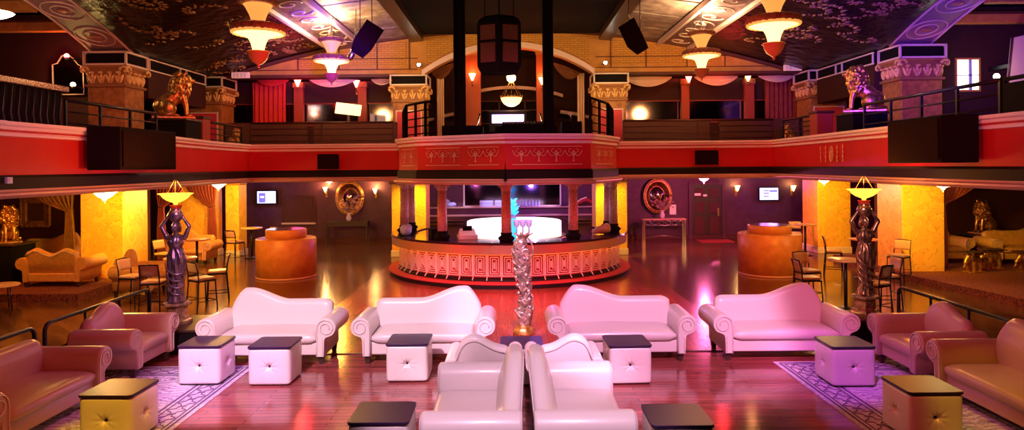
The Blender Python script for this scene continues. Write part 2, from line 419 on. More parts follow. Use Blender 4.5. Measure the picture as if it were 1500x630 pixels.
# ceiling plaster relief scrolls (acanthus) left and right
def scroll(mb,c,rad,turns,sgn,y,tilt,r=.035):
    pts=[]
    for k in range(26):
        t=k/25; a=sgn*turns*2*PI*t; rr=rad*(1-.85*t)
        x=c+rr*math.cos(a)*1.0; yy=y+rr*math.sin(a)
        pts.append((x,yy,cz(x,yy)-.03))
    mb.tube(pts,[r*(1-.5*k/25) for k in range(26)],6)
def stripe(mb,x0,x1,y0,y1,dz,th=.1,n=20):
    """slab that follows the vault between x0..x1"""
    rings=[]
    for k in range(n+1):
        y=y0+(y1-y0)*k/n
        rings.append([(x0,y,cz(x0,y)-dz-th),(x1,y,cz(x1,y)-dz-th),(x1,y,cz(x1,y)-dz),(x0,y,cz(x0,y)-dz)])
    mb.loft(rings,False)
for s,nm in ((-1,'left'),(1,'right')):
    root=thing('ceiling_beam','ornate scroll-carved ceiling beam over the %s chandeliers'%nm,'beam',(0,0,0))
    root['kind']='structure'
    b=MB(); stripe(b,s*5.1,s*6.0,5,23.38,.0,.16); b.build('beam_body',M['beam'],root)
    b=MB(); stripe(b,s*5.05-.04,s*5.05+.04,5,23.38,.10,.16); stripe(b,s*6.05-.04,s*6.05+.04,5,23.38,.10,.16); b.build('edge_moulding',M['frame_w'],root)
    b=MB()
    for k in range(16):
        yy=9+.9*k; pts=[]
        for q in range(22):
            t=q/21; a=s*(1 if k%2 else -1)*2.4*PI*t; rr=.34*(1-.8*t)
            x=s*5.55+rr*math.cos(a); y2=yy+rr*math.sin(a); pts.append((x,y2,cz(x,yy)-.17))
        b.tube(pts,.022,5)
    b.build('scrollwork',M['frame_w'],root)
    b=MB()
    for k in range(7): stripe(b,s*3.35,s*5.0,11+1.78*k,11+1.78*k+1.66,.02,.05,4)
    struct(b.build('ceiling',M['ceil_p']),'pale plaster ceiling panels inside the %s ornate beam'%nm,'ceiling')
    b=MB(); stripe(b,s*3.0,s*3.4,5,23.3,.0,.3); struct(b.build('trim_%d'%(3 if s<0 else 4),M['darkwood']),'dark wooden joist on the %s edge of the black ceiling centre'%nm,'joist')
b=MB(); stripe(b,-3.0,3.0,5,23.3,.02,.06); struct(b.build('ceiling',M['black']),'black centre panel of the ceiling above the hanging speakers','ceiling')
b=MB(); random.seed(3)
for s in (-1,1):
    for k in range(26):
        cx=s*random.uniform(6.5,9.5); cy=random.uniform(13,22.8); a0=random.uniform(0,6.28)
        for q in range(9):
            a=a0+.35*q; x=cx+.09*q*math.cos(a); y=cy+.09*q*math.sin(a)
            for w in (-1,1):
                b.ell((x+.07*w*math.cos(a+1.57),y+.07*w*math.sin(a+1.57),cz(x,y)-.05),(.075,.026,.025),7,5,rot=Matrix.Rotation(a+w*.7,4,'Z'))
struct(b.build('trim_5',M['capdark']),'curling leaf relief on the dark outer ceiling around the chandeliers','plaster relief')

# side arches with ring ornament on their soffits
for s,nm in ((-1,'left'),(1,'right')):
    root=thing('arch','wide segmental arch with circle ornament springing from the big %s pillar'%nm,'arch'); root['kind']='structure'
    x0,x1=(s*10.1,s*11.25)
    R0=16.5; ac=math.asin(6.2/R0); yc=12.1; zc=6.15-math.sqrt(R0*R0-6.2*6.2)
    def ap(a,dr): return (yc+(R0+dr)*math.sin(a),zc+(R0+dr)*math.cos(a))
    rings=[]
    for k in range(41):
        a=-ac+2*ac*k/40; (ya,za)=ap(a,0); (yb,zb)=ap(a,.5)
        rings.append([(x0,ya,za),(x1,ya,za),(x1,yb,zb),(x0,yb,zb)])
    MB().loft(rings,False).build('arch_band',M['soffit'],root)
    b=MB()
    for xx in (x0+s*.06,x1-s*.06):
        b.tube([(xx,ap(-ac+2*ac*k/40,-.02)[0],ap(-ac+2*ac*k/40,-.02)[1]) for k in range(41)],.03,6)
    b.build('edge_bead',M['soffitline'],root)
    for j in range(10):
        a0=ac*.87-j*ac*.205; b=MB()
        for rr in (.46,.26):
            pts=[]
            for k in range(29):
                t=2*PI*k/28; y,z=ap(a0+rr*1.0*math.cos(t)/R0,-.02); pts.append(((x0+x1)/2+rr*math.sin(t),y,z))
            b.tube(pts,.016,5)
        ring=b.build('ring_ornament',M['soffitline'],root)
        y,z=ap(a0,-.03); ob=MB().ell((0,0,0),(.14,.14,.03),14,6).build('rosette',M['chcup'],ring); ob.location=((x0+x1)/2,y,z)

# frieze wall with wide shallow arch top and a centre arch opening
def fbot(x):
    a=abs(x+.1)
    if a<2.95:
        R=(2.95**2+.95**2)/(2*.95); return 6.15+.95-R+math.sqrt(R*R-a*a)
    return 6.15
root=thing('frieze_wall','gold brick-patterned frieze wall spanning the pillars under the ceiling','wall'); root['kind']='structure'
N=120; b=MB(); rings=[]
for k in range(N+1):
    x=-10.1+20.2*k/N; rings.append([(x,23.4,fbot(x)),(x,23.4,vault(x)+.02),(x,23.85,vault(x)+.02),(x,23.85,fbot(x))])
b.loft(rings,False).build('wall_body',M['friezeplain'],root)
for x0,x1 in ((-7.2,-3.6),(3.4,7.2),(-2.9,2.7)):   # patterned brick panels set into the wall
    b=MB(); rings=[]; n=30
    for k in range(n+1):
        x=x0+(x1-x0)*k/n; zt=vault(x)-.22; zb=max(6.48,fbot(x)+.22)
        if zt-zb<.04: zb=zt-.04
        rings.append([(x,23.37,zb),(x,23.37,zt),(x,23.41,zt),(x,23.41,zb)])
    b.loft(rings,False).build('brick_panel',M['frieze'],root)
b=MB()
for zz in (6.35,6.72):
    b.box(-9.3 if zz<6.5 else -7.7,-3.2,23.33,23.36,zz,zz+.025); b.box(2.9,9.3 if zz<6.5 else 7.7,23.33,23.36,zz,zz+.025)
for x in (-7.3,-5.9,-4.6,-3.5,3.4,4.6,6.0,7.3): b.box(x,x+.03,23.33,23.36,6.35,vault(x)-.12)
b.build('conduit',M['wallbrown'],root)
pts=[(-3.05+5.9*k/30,23.36,fbot(-3.05+5.9*k/30)) for k in range(31)]
b=MB(); rings=[(lambda p:[(p[0],23.28,p[2]-.02),(p[0],23.28,p[2]+.17),(p[0],23.4,p[2]+.17),(p[0],23.4,p[2]-.02)])(p) for p in pts]
b.loft(rings,False).build('arch_moulding',M['archtrim'],root)
b=MB().box(-10.1,-3.05,23.3,23.9,6.1,6.2).box(2.85,10.1,23.3,23.9,6.1,6.2); b.build('lower_moulding',M['wallbrown'],root)
rings=[]
for k in range(41):
    x=-9.6+19.2*k/40; z=vault(x)-.1; rings.append([(x,23.25,z-.05),(x,23.25,z+.05),(x,23.4,z+.05),(x,23.4,z-.05)])
MB().loft(rings,False).build('upper_moulding',M['wallbrown'],root)

# ------------------------------------------------------------------ balcony
PATH=[(-7.15,3),(-7.0,9.3),(-7.05,9.35),(-7.0,11.0),(-7.1,14.2),(-7.35,16.0),(-7.45,16.8),(-7.5,19.5),(-3.2,19.5),(-2.74,16.6),(-2.14,15.5),(-.14,14.3),(1.69,14.6),(2.54,16.6),(2.98,19.5),(7.45,19.5),(7.35,17.2),(7.15,14.2),(7.0,11.0),(7.0,9.3),(7.15,3)]
def offset(path,n):
    out=[]
    for i,p in enumerate(path):
        p=Vector(p); ds=[]
        if i>0: ds.append((p-Vector(path[i-1])).normalized())
        if i<len(path)-1: ds.append((Vector(path[i+1])-p).normalized())
        ns=[Vector((d.y,-d.x)) for d in ds]
        if len(ns)==2:
            m=(ns[0]+ns[1]).normalized(); q=p+m*(n/max(m.dot(ns[0]),.35))
        else: q=p+ns[0]*n
        out.append((q.x,q.y))
    return out
def sweep(path,prof):
    offs=[offset(path,n) for n,z in prof]
    return MB().loft([[(offs[j][i][0],offs[j][i][1],prof[j][1]) for j in range(len(prof))] for i in range(len(path))],False)
bal=thing('balcony','wraparound balcony with red fascia, pink cap moulding and bay over the bar','balcony'); bal['kind']='structure'
MB().prism(offset(PATH,-.1)+[(17,3),(17,27.8),(-17,27.8),(-17,3)],2.66,3.06).build('deck',M['wallbrown'],bal)
sweep(PATH,[(0,2.93),(0,3.5),(-.1,3.5),(-.1,2.93)]).build('fascia',M['fascia'],bal)
sweep(PATH,[(0,3.48),(.035,3.49),(.035,3.52),(.02,3.53),(.02,3.56),(.06,3.58),(.06,3.62),(.1,3.64),(.1,3.69),(-.12,3.69),(-.12,3.48)]).build('cap_moulding',M['cap'],bal)
sweep(PATH,[(.01,3.545),(.045,3.55),(.045,3.575),(.01,3.58)]).build('cap_stripe',M['fascia'],bal)
sweep(PATH,[(0,2.72),(.05,2.74),(.05,2.9),(.02,2.94),(-.1,2.94),(-.1,2.72)]).build('cornice_band',M['cornice_d'],bal)
sweep(PATH,[(0,2.61),(.1,2.62),(.14,2.66),(.14,2.69),(.06,2.71),(.05,2.74),(-.1,2.74),(-.1,2.61)]).build('soffit_moulding',M['cornice_b'],bal)
def seg_frame(a,b,off=.012):
    a=Vector((a[0],a[1],0)); bb=Vector((b[0],b[1],0)); d=(bb-a).normalized(); n=Vector((d.y,-d.x,0))
    T=Matrix(((d.x,n.x,0,a.x+n.x*off),(d.y,n.y,0,a.y+n.y*off),(0,0,1,0),(0,0,0,1)))
    return T,(bb-a).length
def gilt_panel(a,b,s0,s1,n):
    """frame lines, urns and swags on the fascia"""
    T,L=seg_frame(a,b); m=MB(); r=.009
    for z in (3.04,3.42): m.box(s0,s1,-.008,.012,z-.008,z+.008,T)
    w=(s1-s0)/n
    for k in range(n):
        c=s0+w*(k+.5)
        m.lathe([(.005,0),(.03,.01),(.012,.03),(.012,.1),(.035,.14),(.045,.17),(.02,.18)],10,(c,.012,3.1),T=T,sy=.4)
        for q in (-1,1):
            m.tube([(c+q*w*.5*t,.01,3.34-.12*math.sin(PI*t)) for t in [i/10 for i in range(11)]],r,5,T)
            m.tube([(c+q*(.05+.06*math.sin(t)),.01,3.33+.04*math.cos(t)) for t in [i*.5 for i in range(10)]],r*.7,5,T)
    m.build('gilt_swags',M['giltline'],bal)
gilt_panel(PATH[9],PATH[10],.25,1.1,2)
T,L=seg_frame(PATH[10],PATH[11]); gilt_panel(PATH[10],PATH[11],.25,1.2,3); gilt_panel(PATH[10],PATH[11],1.4,L-.15,2)
T,L=seg_frame(PATH[11],PATH[12]); gilt_panel(PATH[11],PATH[12],.15,L-.2,4)
gilt_panel(PATH[12],PATH[13],.3,1.8,3)
def medallion(a,b,t):
    T,L=seg_frame(a,b); s=L*t; m=MB()
    m.tube([(s+.1*math.cos(q),.012,3.22+.17*math.sin(q)) for q in [i*PI/12 for i in range(25)]],.014,6,T)
    m.tube([(s+.07*math.cos(q),.012,3.22+.13*math.sin(q)) for q in [i*PI/12 for i in range(25)]],.008,5,T)
    m.ell((s,.012,3.22),(.05,.02,.1),10,8,T)
    for dx in (-.32,.32,.62,-.62):
        m.tube([(s+dx+.03*math.sin(i*1.3),.012,3.02+.04*i) for i in range(11)],.009,5,T)
        for k in range(4): m.ell((s+dx,.012,3.06+.1*k),(.03,.01,.03),8,6,T)
    m.build('medallion',M['giltline'],bal)
medallion(PATH[5],PATH[4],.3); medallion(PATH[16],PATH[17],.6)
medallion(PATH[3],PATH[4],.75); medallion(PATH[3],PATH[2],.2)
# spearhead drop at the bay's point
MB().lathe([(.001,-.06),(.02,0),(.05,.06),(.03,.12),(.015,.2),(.001,.42)],12,(PATH[11][0],PATH[11][1]-.2,2.72)).build('finial',M['black'],bal)

# ------------------------------------------------------------------ pillars
def low_column(x0,x1,y0,y1,z0,label,m=None,cap=True):
    r=thing('column',label,'column',((x0+x1)/2,(y0+y1)/2,z0)); r['kind']='structure'
    w=(x1-x0)/2; d=(y1-y0)/2
    MB().box(-w,w,-d,d,.22 if z0<.1 else .0,2.45-z0).build('shaft',m or M['marble'],r,bevel=.015)
    if z0<.1: MB().box(-w-.03,w+.03,-d-.03,d+.03,0,.22).build('base',M['base_w'],r,bevel=.02)
    MB().box(-w-.02,w+.02,-d-.02,d+.02,2.45-z0,2.655-z0).build('necking',M['stone'],r,bevel=.02)
    # scroll bracket under the soffit
    b=MB()
    for s in (-1,1): b.tube([(s*(w+.02)+s*.09*math.cos(a),-d-.03,2.52-z0+.06*math.sin(a)) for a in [i*.6 for i in range(10)]],.03,6)
    b.build('bracket_scroll',M['stone'],r)
low_column(-11.2,-10.1,17.7,18.9,.18,'yellow marble column beside the left lounge sofas, lit by a shell lamp')
low_column(10.1,11.2,17.7,18.9,.18,'yellow marble column standing on the right platform edge')
low_column(-11.35,-10.2,22.8,24,0,'yellow marble column behind the rear lounge sofa at the left')
low_column(10.2,11.3,22.8,24,0,'yellow marble column with pale base beside the high table at the right')
low_column(-9.75,-9.3,23.2,23.9,0,'narrow yellow column beside the left maroon drape')
low_column(-4.05,-2.9,22.9,24,0,'yellow column rising behind the left end of the bar counter')
low_column(2.8,3.85,22.9,24,0,'yellow column rising behind the right end of the bar counter')
def up_pillar(x0,x1,y0,y1,label,panel=False):
    r=thing('pillar',label,'pillar',((x0+x1)/2,(y0+y1)/2,3.06)); r['kind']='structure'
    w=(x1-x0)/2; d=(y1-y0)/2; H=6.13-3.06
    MB().box(-w+.06,w-.06,-d+.06,d-.06,0,H-.95).build('shaft',M['stone'],r,bevel=.02)
    if panel:
        MB().box(-w+.2,w-.2,-d+.03,-d+.1,.3,H-1.25).build('inset_panel',M['pinkpanel'],r,bevel=.01)
        b=MB()
        for (a0,a1,c0,c1) in ((-w+.16,w-.16,H-1.25,H-1.21),(-w+.16,-w+.2,.3,H-1.25),(w-.2,w-.16,.3,H-1.25)): b.box(a0,a1,-d+.02,-d+.08,c0,c1)
        b.build('panel_frame',M['frame_w'],r)
    # capital: bell with leaves, volutes and abacus
    c=MB()
    c.loft([[(-a,-e,z),(a,-e,z),(a,e,z),(-a,e,z)] for a,e,z in ((w-.04,d-.04,H-.95),(w-.01,d-.01,H-.93),(w-.01,d-.01,H-.88),(w-.07,d-.07,H-.86),(w-.07,d-.07,H-.6),(w-.02,d-.02,H-.48),(w+.03,d+.03,H-.44),(w+.03,d+.03,H-.38))],False)
    c.build('capital',M['capdark'],r)
    lf=MB()
    nleaf=4
    for side in range(4):
        ang=side*PI/2; ww=w if side%2==0 else d; dd=d if side%2==0 else w
        T=Matrix.Rotation(ang,4,'Z')
        for k in range(nleaf):
            cx=-ww+.2+(2*ww-.4)*k/(nleaf-1)
            for q in (-1,0,1):
                lf.ell((cx+q*.06,-dd+.035,H-.70+(.04 if q==0 else -.03)),(.036,.05,.13),8,6,T,rot=Matrix.Rotation(q*.35,4,'Y'))
            lf.ell((cx,-dd-.01,H-.57),(.07,.06,.04),8,6,T)
        for q in (-1,1):
            lf.tube([(q*(ww-.02)-q*(.13-.014*i)*math.cos(i*.62),-dd-.045,H-.52+(.13-.014*i)*math.sin(i*.62)) for i in range(9)],.036,6,T)
    lf.build('acanthus_leaves',M['leafstone'],r)
    # dark vent box with pale frame
    MB().box(-w+.04,w-.04,-d+.04,d-.04,H-.38,H).build('vent_box',M['black'],r)
    fr=MB(); t=.05
    for s in (-1,1):
        y=s*d
        fr.box(-w,w,y-t/2,y+t/2,H-.38,H-.33); fr.box(-w,w,y-t/2,y+t/2,H-.06,H-.01)
        x=s*w
        fr.box(x-t/2,x+t/2,-d,d,H-.38,H-.33); fr.box(x-t/2,x+t/2,-d,d,H-.06,H-.01)
        for e in (-1,1): fr.box(x-t/2,x+t/2,e*d-t/2,e*d+t/2,H-.38,H-.01)
    fr.build('vent_frame',M['frame_w'],r)
up_pillar(-11.2,-10.1,17.9,18.95,'big carved upper pillar carrying the left circle-patterned arch')
up_pillar(10.2,11.4,17.9,18.95,'big carved upper pillar carrying the right circle-patterned arch')
up_pillar(-11.0,-9.75,23.0,24.2,'carved upper pillar behind the left seated lion',True)
up_pillar(9.85,11.2,22.6,23.8,'carved upper pillar behind the right seated lion',True)
up_pillar(-4.05,-2.85,22.9,24,'carved upper pillar left of the centre arch with a red panel',True)
up_pillar(2.78,3.92,22.9,24,'carved upper pillar right of the centre arch with a red panel',True)
for s,nm in ((-1,'left'),(1,'right')):
    x=s*10.4; r=thing('entablature','dark entablature beam running back from the big %s upper pillar'%nm,'beam'); r['kind']='structure'
    MB().box(x-.3,x+.3,19.0,22.55,5.0,5.75).build('beam_body',M['wallup'],r)
    fr=MB(); xx=x-s*.31
    fr.box(xx-.02,xx+.02,19.0,22.55,5.76,5.80); fr.box(xx-.02,xx+.02,19.0,22.55,6.06,6.1)
    for yy in (19.02,20.8,21.2,22.5): fr.box(xx-.02,xx+.02,yy,yy+.04,5.8,6.06)
    fr.build('vent_frame',M['frame_w'],r)
    MB().box(x-.28,x+.28,19.0,22.55,5.76,6.1).build('vent_box',M['black'],r)

# ------------------------------------------------------------------ back wall openings
def hatch(name,x0,x1,z0,z1,y,label,cat,glass):
    r=thing(name,label,cat,((x0+x1)/2,y,z0)); r['kind']='structure'
    w=(x1-x0)/2; h=z1-z0; t=.07
    MB().box(-w,w,-.03,0,0,h).build('pane',glass,r)
    MB().box(-w-t,-w,-.08,0,-t,h+t).box(w,w+t,-.08,0,-t,h+t).box(-w,w,-.08,0,h,h+t).build('frame',M['wallbrown'],r)
    MB().box(-w-t,w+t,-.12,0,-t,0).build('sill',M['frame_w'],r)
hatch('window_1',-9.3,-8.05,.8,1.85,27.79,'dark recessed serving window with a pale sill in the back wall','window',M['wallbrown'])
r=thing('door_1','dark panelled door with a steel handle in the back wall','door',(7.9,27.79,0)); r['kind']='structure'
MB().box(-.62,.62,-.05,0,.02,2.2).build('door_leaf',M['darkwood'],r)
MB().box(-.74,-.62,-.1,0,0,2.32).box(.62,.74,-.1,0,0,2.32).box(-.62,.62,-.1,0,2.2,2.32).build('door_frame',M['wallback'],r)
b=MB()
for z0,z1 in ((.2,.9),(1.05,1.5),(1.65,2.05)):
    for s in (-1,1): b.box(s*.3-.2,s*.3+.2,-.07,-.05,z0,z1)
b.build('door_panels',M['wallbrown'],r,bevel=.01)
MB().box(.42,.5,-.1,-.05,.9,1.25).build('door_handle',M['steel'],r,bevel=.01)
MB().box(-.5,-.25,-.09,-.075,1.75,1.85).box(-.15,0.0,-.09,-.075,1.72,1.8).build('door_sign',M['exitsign'],r)
tag(MB().box(7.3,8.6,26.4,27.3,0,.02).build('doormat',M['redcarpet'],bevel=.006),'flat pinkish doormat in front of the dark back door','doormat')
# ================================================================== SOFAS
def crest(t,kind):
    """height of the back along its length, t from plain end to hump end"""
    if kind=='double':
        return .84+.10*math.exp(-((t-.22)/.14)**2)+.11*math.exp(-((t-.80)/.14)**2)-.03*math.exp(-((t-.5)/.1)**2)
    if kind=='slope':      # low at the plain end, tall towards the hump end
        s=max(0,min(1,(t-.02)/.62)); s=s*s*(3-2*s); return .66+.36*s-.12*max(0,(t-.78)/.22)**2
    if kind=='soft':
        return .80+.15*math.exp(-((t-.66)/.30)**2)-.16*max(0,(t-.8)/.2)**2-.10*max(0,(.15-t)/.15)**2
    s=max(0,min(1,(t-.42)/.40)); s=s*s*(3-2*s)
    h=.865+.185*s
    if t>.86: h-=.30*((t-.86)/.14)**1.6
    if t<.08: h-=.06*(1-t/.08)**2
    return h
def make_sofa(name,label,W,hump,loc,rz,vin='vinyl',seatm='vinyl2',D=.9,cat='sofa',group=None,seats=1,kind='single',legs=True,backh=1.0):
    """local: front faces -y, x along the width, hump -1 left or +1 right"""
    r=thing(name,label,cat,loc,rz,group)
    m=M[vin]; sm=M[seatm]; w=W/2; asc=.62 if W<1.1 else 1.0; ix=w-.315*asc      # ix: inner face of the arm
    yf=-D/2; yb=D/2
    MB().box(-ix-.05,ix+.05,yf+.05,yb-.04,.13,.33).build('frame',m,r,bevel=.025)
    # seat cushion: crowned pad
    n=24
    for q in range(seats):
        a0=-ix+2*ix*q/seats+.005; a1=-ix+2*ix*(q+1)/seats-.005
        rings=[]; 
        for i in range(17):
            u=i/16; x=a0+(a1-a0)*u; e=min(1,min(u,1-u)*(a1-a0)/.09); e=math.sqrt(max(0,1-(1-e)**2))
            ring=[]
            for j in range(20):
                a=2*PI*j/20; ca,sa=math.cos(a),math.sin(a)
                sx=math.copysign(abs(ca)**.45,ca); sz=math.copysign(abs(sa)**.6,sa)
                ring.append((x,(yf+yb-.16)/2+sx*((yb-.16-yf)/2+.015)*(.94+.06*e),.385+sz*.085*(.5+.5*e)+.018*math.sin(PI*u)*(sa>0)))
            rings.append(ring)
        MB().loft(rings).build('seat_cushion',sm,r)
    # backrest: tall camelback slab with rolled top
    rings=[]; nb=40; tap=[]
    for i in range(nb+1):
        u=i/nb; x=-ix-.06+(2*ix+.12)*u; t=u if hump>0 else 1-u
        h=crest(t,kind)*backh
        e=min(1,min(u,1-u)*(2*ix)/.08); e=math.sqrt(max(.02,1-(1-e)**2))
        th=.09*(.35+.65*e); ring=[]
        zc=h-.085
        def pt(dy,z):
            lean=.11*(z-.3)
            return (x,yb-.155+lean+dy,z)
        for k in range(9):      # rolled top
            a=PI*k/8; ring.append(pt(-th*1.05*math.cos(a)*1.0,zc+.085*math.sin(a)))
        ring.append(pt(th*.8,.6)); ring.append(pt(th*.7,.2)); wd_=(1.9 if kind=='slope' else 1.0); ring.append(pt(-th*.6*wd_,.2)); ring.append(pt(-th*.9*wd_,.42)); ring.append(pt(-th*1.15*(1+(wd_-1)*.45),.60))
        rings.append(ring)
    bk=MB().loft(rings).build('backrest',m,r)
    # welt piping along the crest's rear edge
    pts=[]
    for i in range(nb+1):
        u=i/nb; x=-ix-.05+(2*ix+.10)*u; t=u if hump>0 else 1-u; h=crest(t,kind)*backh
        pts.append((x,yb-.155+.11*(h-.36)+.092,h-.07))
    MB().tube(pts,.011,6).build('piping',M['piping'],bk)
    # scroll arms
    for s in (-1,1):
        prof=[(0,.13),(0,.48),(.006,.56)]
        cx,cz_,rr=.158*asc,.565,.152*asc
        for k in range(1,14):
            a=PI-(PI*1.28)*k/13; prof.append((cx+rr*math.cos(a),cz_+rr*math.sin(a)))
        prof+=[(.15*asc,.565-.16*asc),(.128*asc,.36),(.12*asc,.13)]
        ya,yb2=yf-.02,yb-.02
        mb=MB(); n=len(prof); rings=[]
        for (yy,sc_) in ((ya,.93),(ya+.015,.985),(ya+.04,1),(yb2-.03,1),(yb2,.95)):
            rings.append([(s*(ix+ (cx+(px_-cx)*sc_ if True else 0)),yy,cz_+(pz-cz_)*(sc_ if pz>.3 else 1)) for px_,pz in prof])
        arm=mb.loft(rings).build('arm',m,r)
        # scroll piping on the arm front
        pts=[]
        for k in range(15): pts.append((s*(ix+.02),ya-.006,.15+.38*k/14))
        for k in range(1,34):
            t=k/33; a=PI-(PI*3.1)*t; q=(rr-.018)*(1-.62*t); pts.append((s*(ix+cx+q*math.cos(a)),ya-.006,cz_+q*math.sin(a)))
        MB().tube(pts,.009,6).build('piping',M['piping'],arm)
        MB().tube([(s*(ix+.106*asc),ya-.004,.15+.25*k/8) for k in range(9)],.008,6).build('piping',M['piping'],arm)
    for sx in (-1,1):
        for sy in (-1,1):
            x=sx*(ix+.065*asc); y=sy*(D/2-.08)
            MB().loft([[(x-a,y-a,z),(x+a,y-a,z),(x+a,y+a,z),(x-a,y+a,z)] for a,z in ((.03,0),(.045,.131))],False).build('leg',M['darkwood'],r)
    return r
G='cream vinyl camelback sofas in the row before the bar'
make_sofa('sofa','white camelback sofa at the left end of the back row, hump at its left',2.16,-1,(-3.78,10.86,0),0,group=G)
make_sofa('sofa','white camelback sofa left of the leafy sculpture, hump at its right',2.22,1,(-1.38,10.86,0),0,group=G)
make_sofa('sofa','white camelback sofa right of the leafy sculpture, hump at its left',2.30,-1,(1.66,10.86,0),0,group=G)
make_sofa('sofa','pink-lit camelback sofa at the right end of the back row, hump at its right',2.26,1,(4.17,10.86,0),0,group=G)
make_sofa('armchair','wide cream armchair with scroll arms at the left rug, beside the black pedestal',1.42,1,(-5.83,10.26,0.02),PI/2,vin='leath2',seatm='leath2',kind='soft',backh=1.02,cat='armchair')
make_sofa('sofa','long brownish leather sofa at the lower left corner of the rug',2.15,-1,(-5.72,7.87,0.02),PI/2,vin='leath',seatm='leath')
make_sofa('armchair','pinkish brown loveseat on the right rug next to the white row',1.46,-1,(5.88,9.74,0.02),-PI/2,vin='leath2',seatm='leath2',kind='soft',backh=1.02,cat='armchair')
make_sofa('sofa','long olive-lit leather sofa at the lower right corner of the rug',2.15,-1,(5.85,7.85,0.02),-PI/2,vin='leath',seatm='leath')
G2='back-to-back seats in the middle of the dance floor'
make_sofa('loveseat','cream loveseat facing left, left of the dark gap at the bottom centre',1.92,-1,(-.375,7.18,0),-PI/2,D=.94,group=G2,cat='loveseat',kind='slope')
make_sofa('loveseat','cream loveseat facing right, right of the dark gap at the bottom centre',1.92,1,(.635,7.18,0),PI/2,D=.94,group=G2,cat='loveseat',kind='slope')
make_sofa('armchair','cream armchair seen from behind, left of the gap, behind the loveseats',.98,1,(-.37,8.72,0),PI,D=.84,group=G2,cat='armchair',kind='soft')
make_sofa('armchair','cream armchair seen from behind, right of the gap, behind the loveseats',.98,-1,(.63,8.72,0),PI,D=.84,group=G2,cat='armchair',kind='soft')
# lounge seats on the platforms, yellow light mixed into their fabric colour
z=.18
make_sofa('sofa','gold-lit cream sofa seen from behind with a double-humped back beside the gold lion',1.75,1,(-11.15,16.9,z),PI,vin='gold_lit',seatm='gold_lit',kind='double')
make_sofa('sofa','reddish brown sofa against the far left lounge, below the framed mirror',2.1,1,(-13.2,19.3,z),0,vin='gold_lit',seatm='gold_lit')
make_sofa('armchair','orange-lit armchair in the far corner behind the brown lounge sofa',1.3,-1,(-11.95,20.55,z),0,vin='gold_lit',seatm='gold_lit',cat='armchair')
make_sofa('loveseat','small gold-lit loveseat facing right in front of the left yellow column',1.3,1,(-9.05,16.6,0),PI/2,vin='gold_lit',seatm='gold_lit',cat='loveseat')
make_sofa('sofa','orange-lit sofa with scroll arms between the left yellow columns and drape',1.5,-1,(-10.2,21.9,0),0,vin='gold_lit',seatm='gold_lit')
make_sofa('armchair','small gold-lit armchair beside the right yellow column and dark drape',1.15,-1,(12.35,19.5,z),0,vin='gold_lit',seatm='gold_lit',cat='armchair')
make_sofa('sofa','gold-lit camelback sofa at the right edge behind the elephant tables',2.6,1,(14.5,19.2,z),-.05,vin='gold_lit',seatm='gold_lit')

# ================================================================== OTTOMANS
ott=thing('ottoman','x','ottoman',(0,0,0))
S=.575; H=.50
def rsq(a,h,R):
    """point on a rounded square of half size h, corner radius R"""
    c,s_=math.cos(a),math.sin(a); n=14
    k=(abs(c)**n+abs(s_)**n)**(-1/n); return h*k*c,h*k*s_
rings=[]; NZ=44; NA=192
for i in range(NZ+1):
    t=i/NZ; z=H*t; e=min(t,1-t)*H
    ins=.0 if e>.03 else .03-math.sqrt(max(0,.03**2-(.03-e)**2))
    ring=[]
    for k in range(NA):
        a=2*PI*k/NA; x,y=rsq(a,S/2-ins,.03)
        if abs(x)>abs(y): nx,ny,tt=(1 if x>0 else -1),0,y
        else: nx,ny,tt=0,(1 if y>0 else -1),x
        X=tt/(S/2); Z=(z-H/2)/(H/2); d=math.hypot(X,Z); an=math.atan2(Z,X)
        dim=.05*math.exp(-(d/.13)**2)+.008*math.exp(-(d/.36)**2)*(1+.7*math.cos(8*an))
        bul=.014*max(0,1-X**4)*max(0,1-Z**4)
        ring.append((x+nx*(bul-dim),y+ny*(bul-dim),z+.012))
    rings.append(ring)
MB().loft(rings).build('body',M['vinyl'],ott)
MB().box(-S/2+.03,S/2-.03,-S/2+.03,S/2-.03,0,.02).build('base',M['darkwood'],ott)
rc=[]; R=.05; hs=S/2+.012
for cx,cy,a0 in ((hs-R,hs-R,0),(-hs+R,hs-R,PI/2),(-hs+R,-hs+R,PI),(hs-R,-hs+R,1.5*PI)):
    for k in range(6): a=a0+PI/2*k/5; rc.append((cx+R*math.cos(a),cy+R*math.sin(a)))
MB().prism(rc,H+.012,H+.042).build('top',M['blacktop'],ott,bevel=.006)
for k in range(4):
    T=Matrix.Rotation(k*PI/2,4,'Z')
    MB().ell((0,-S/2+.045,H*.5+.012),(.024,.014,.024),14,8,T).build('button',M['button'],ott)
GO='button-tufted cube tables with dark tops'
spots=[((-4.35,9.70),0,'cream tufted cube with black top on the rug, left of its neighbour cube','r'),
((-3.38,9.70),0,'cream tufted cube with black top just off the left rug edge',''),
((-1.49,9.80),0,'cream tufted cube with black top before the sofa left of the sculpture',''),
((1.59,9.62),.04,'cream tufted cube with black top before the sofa right of the sculpture',''),
((4.54,9.38),0,'cream tufted cube on the right rug, before the rightmost white sofa','r'),
((4.50,7.55),0,'cream tufted cube nearest the camera at the right, reddish top','r'),
((-4.43,7.68),-.03,'yellow-lit tufted cube nearest the camera at the left on the rug','r'),
((-1.32,6.88),0,'dark-topped cube cut by the bottom edge left of the loveseats',''),
((1.60,6.74),0,'dark-topped cube cut by the bottom edge right of the loveseats',''),
((.11,9.60),0,'dark-topped cube directly in front of the leafy gold sculpture','')]
for i,(p,a,lab,rg) in enumerate(spots):
    zz=.02 if rg else 0
    if i==0: ott.location=(p[0],p[1],zz); ott['label']=lab; ott['group']=GO
    else: dup(ott,(p[0],p[1],zz),a,lab,GO)

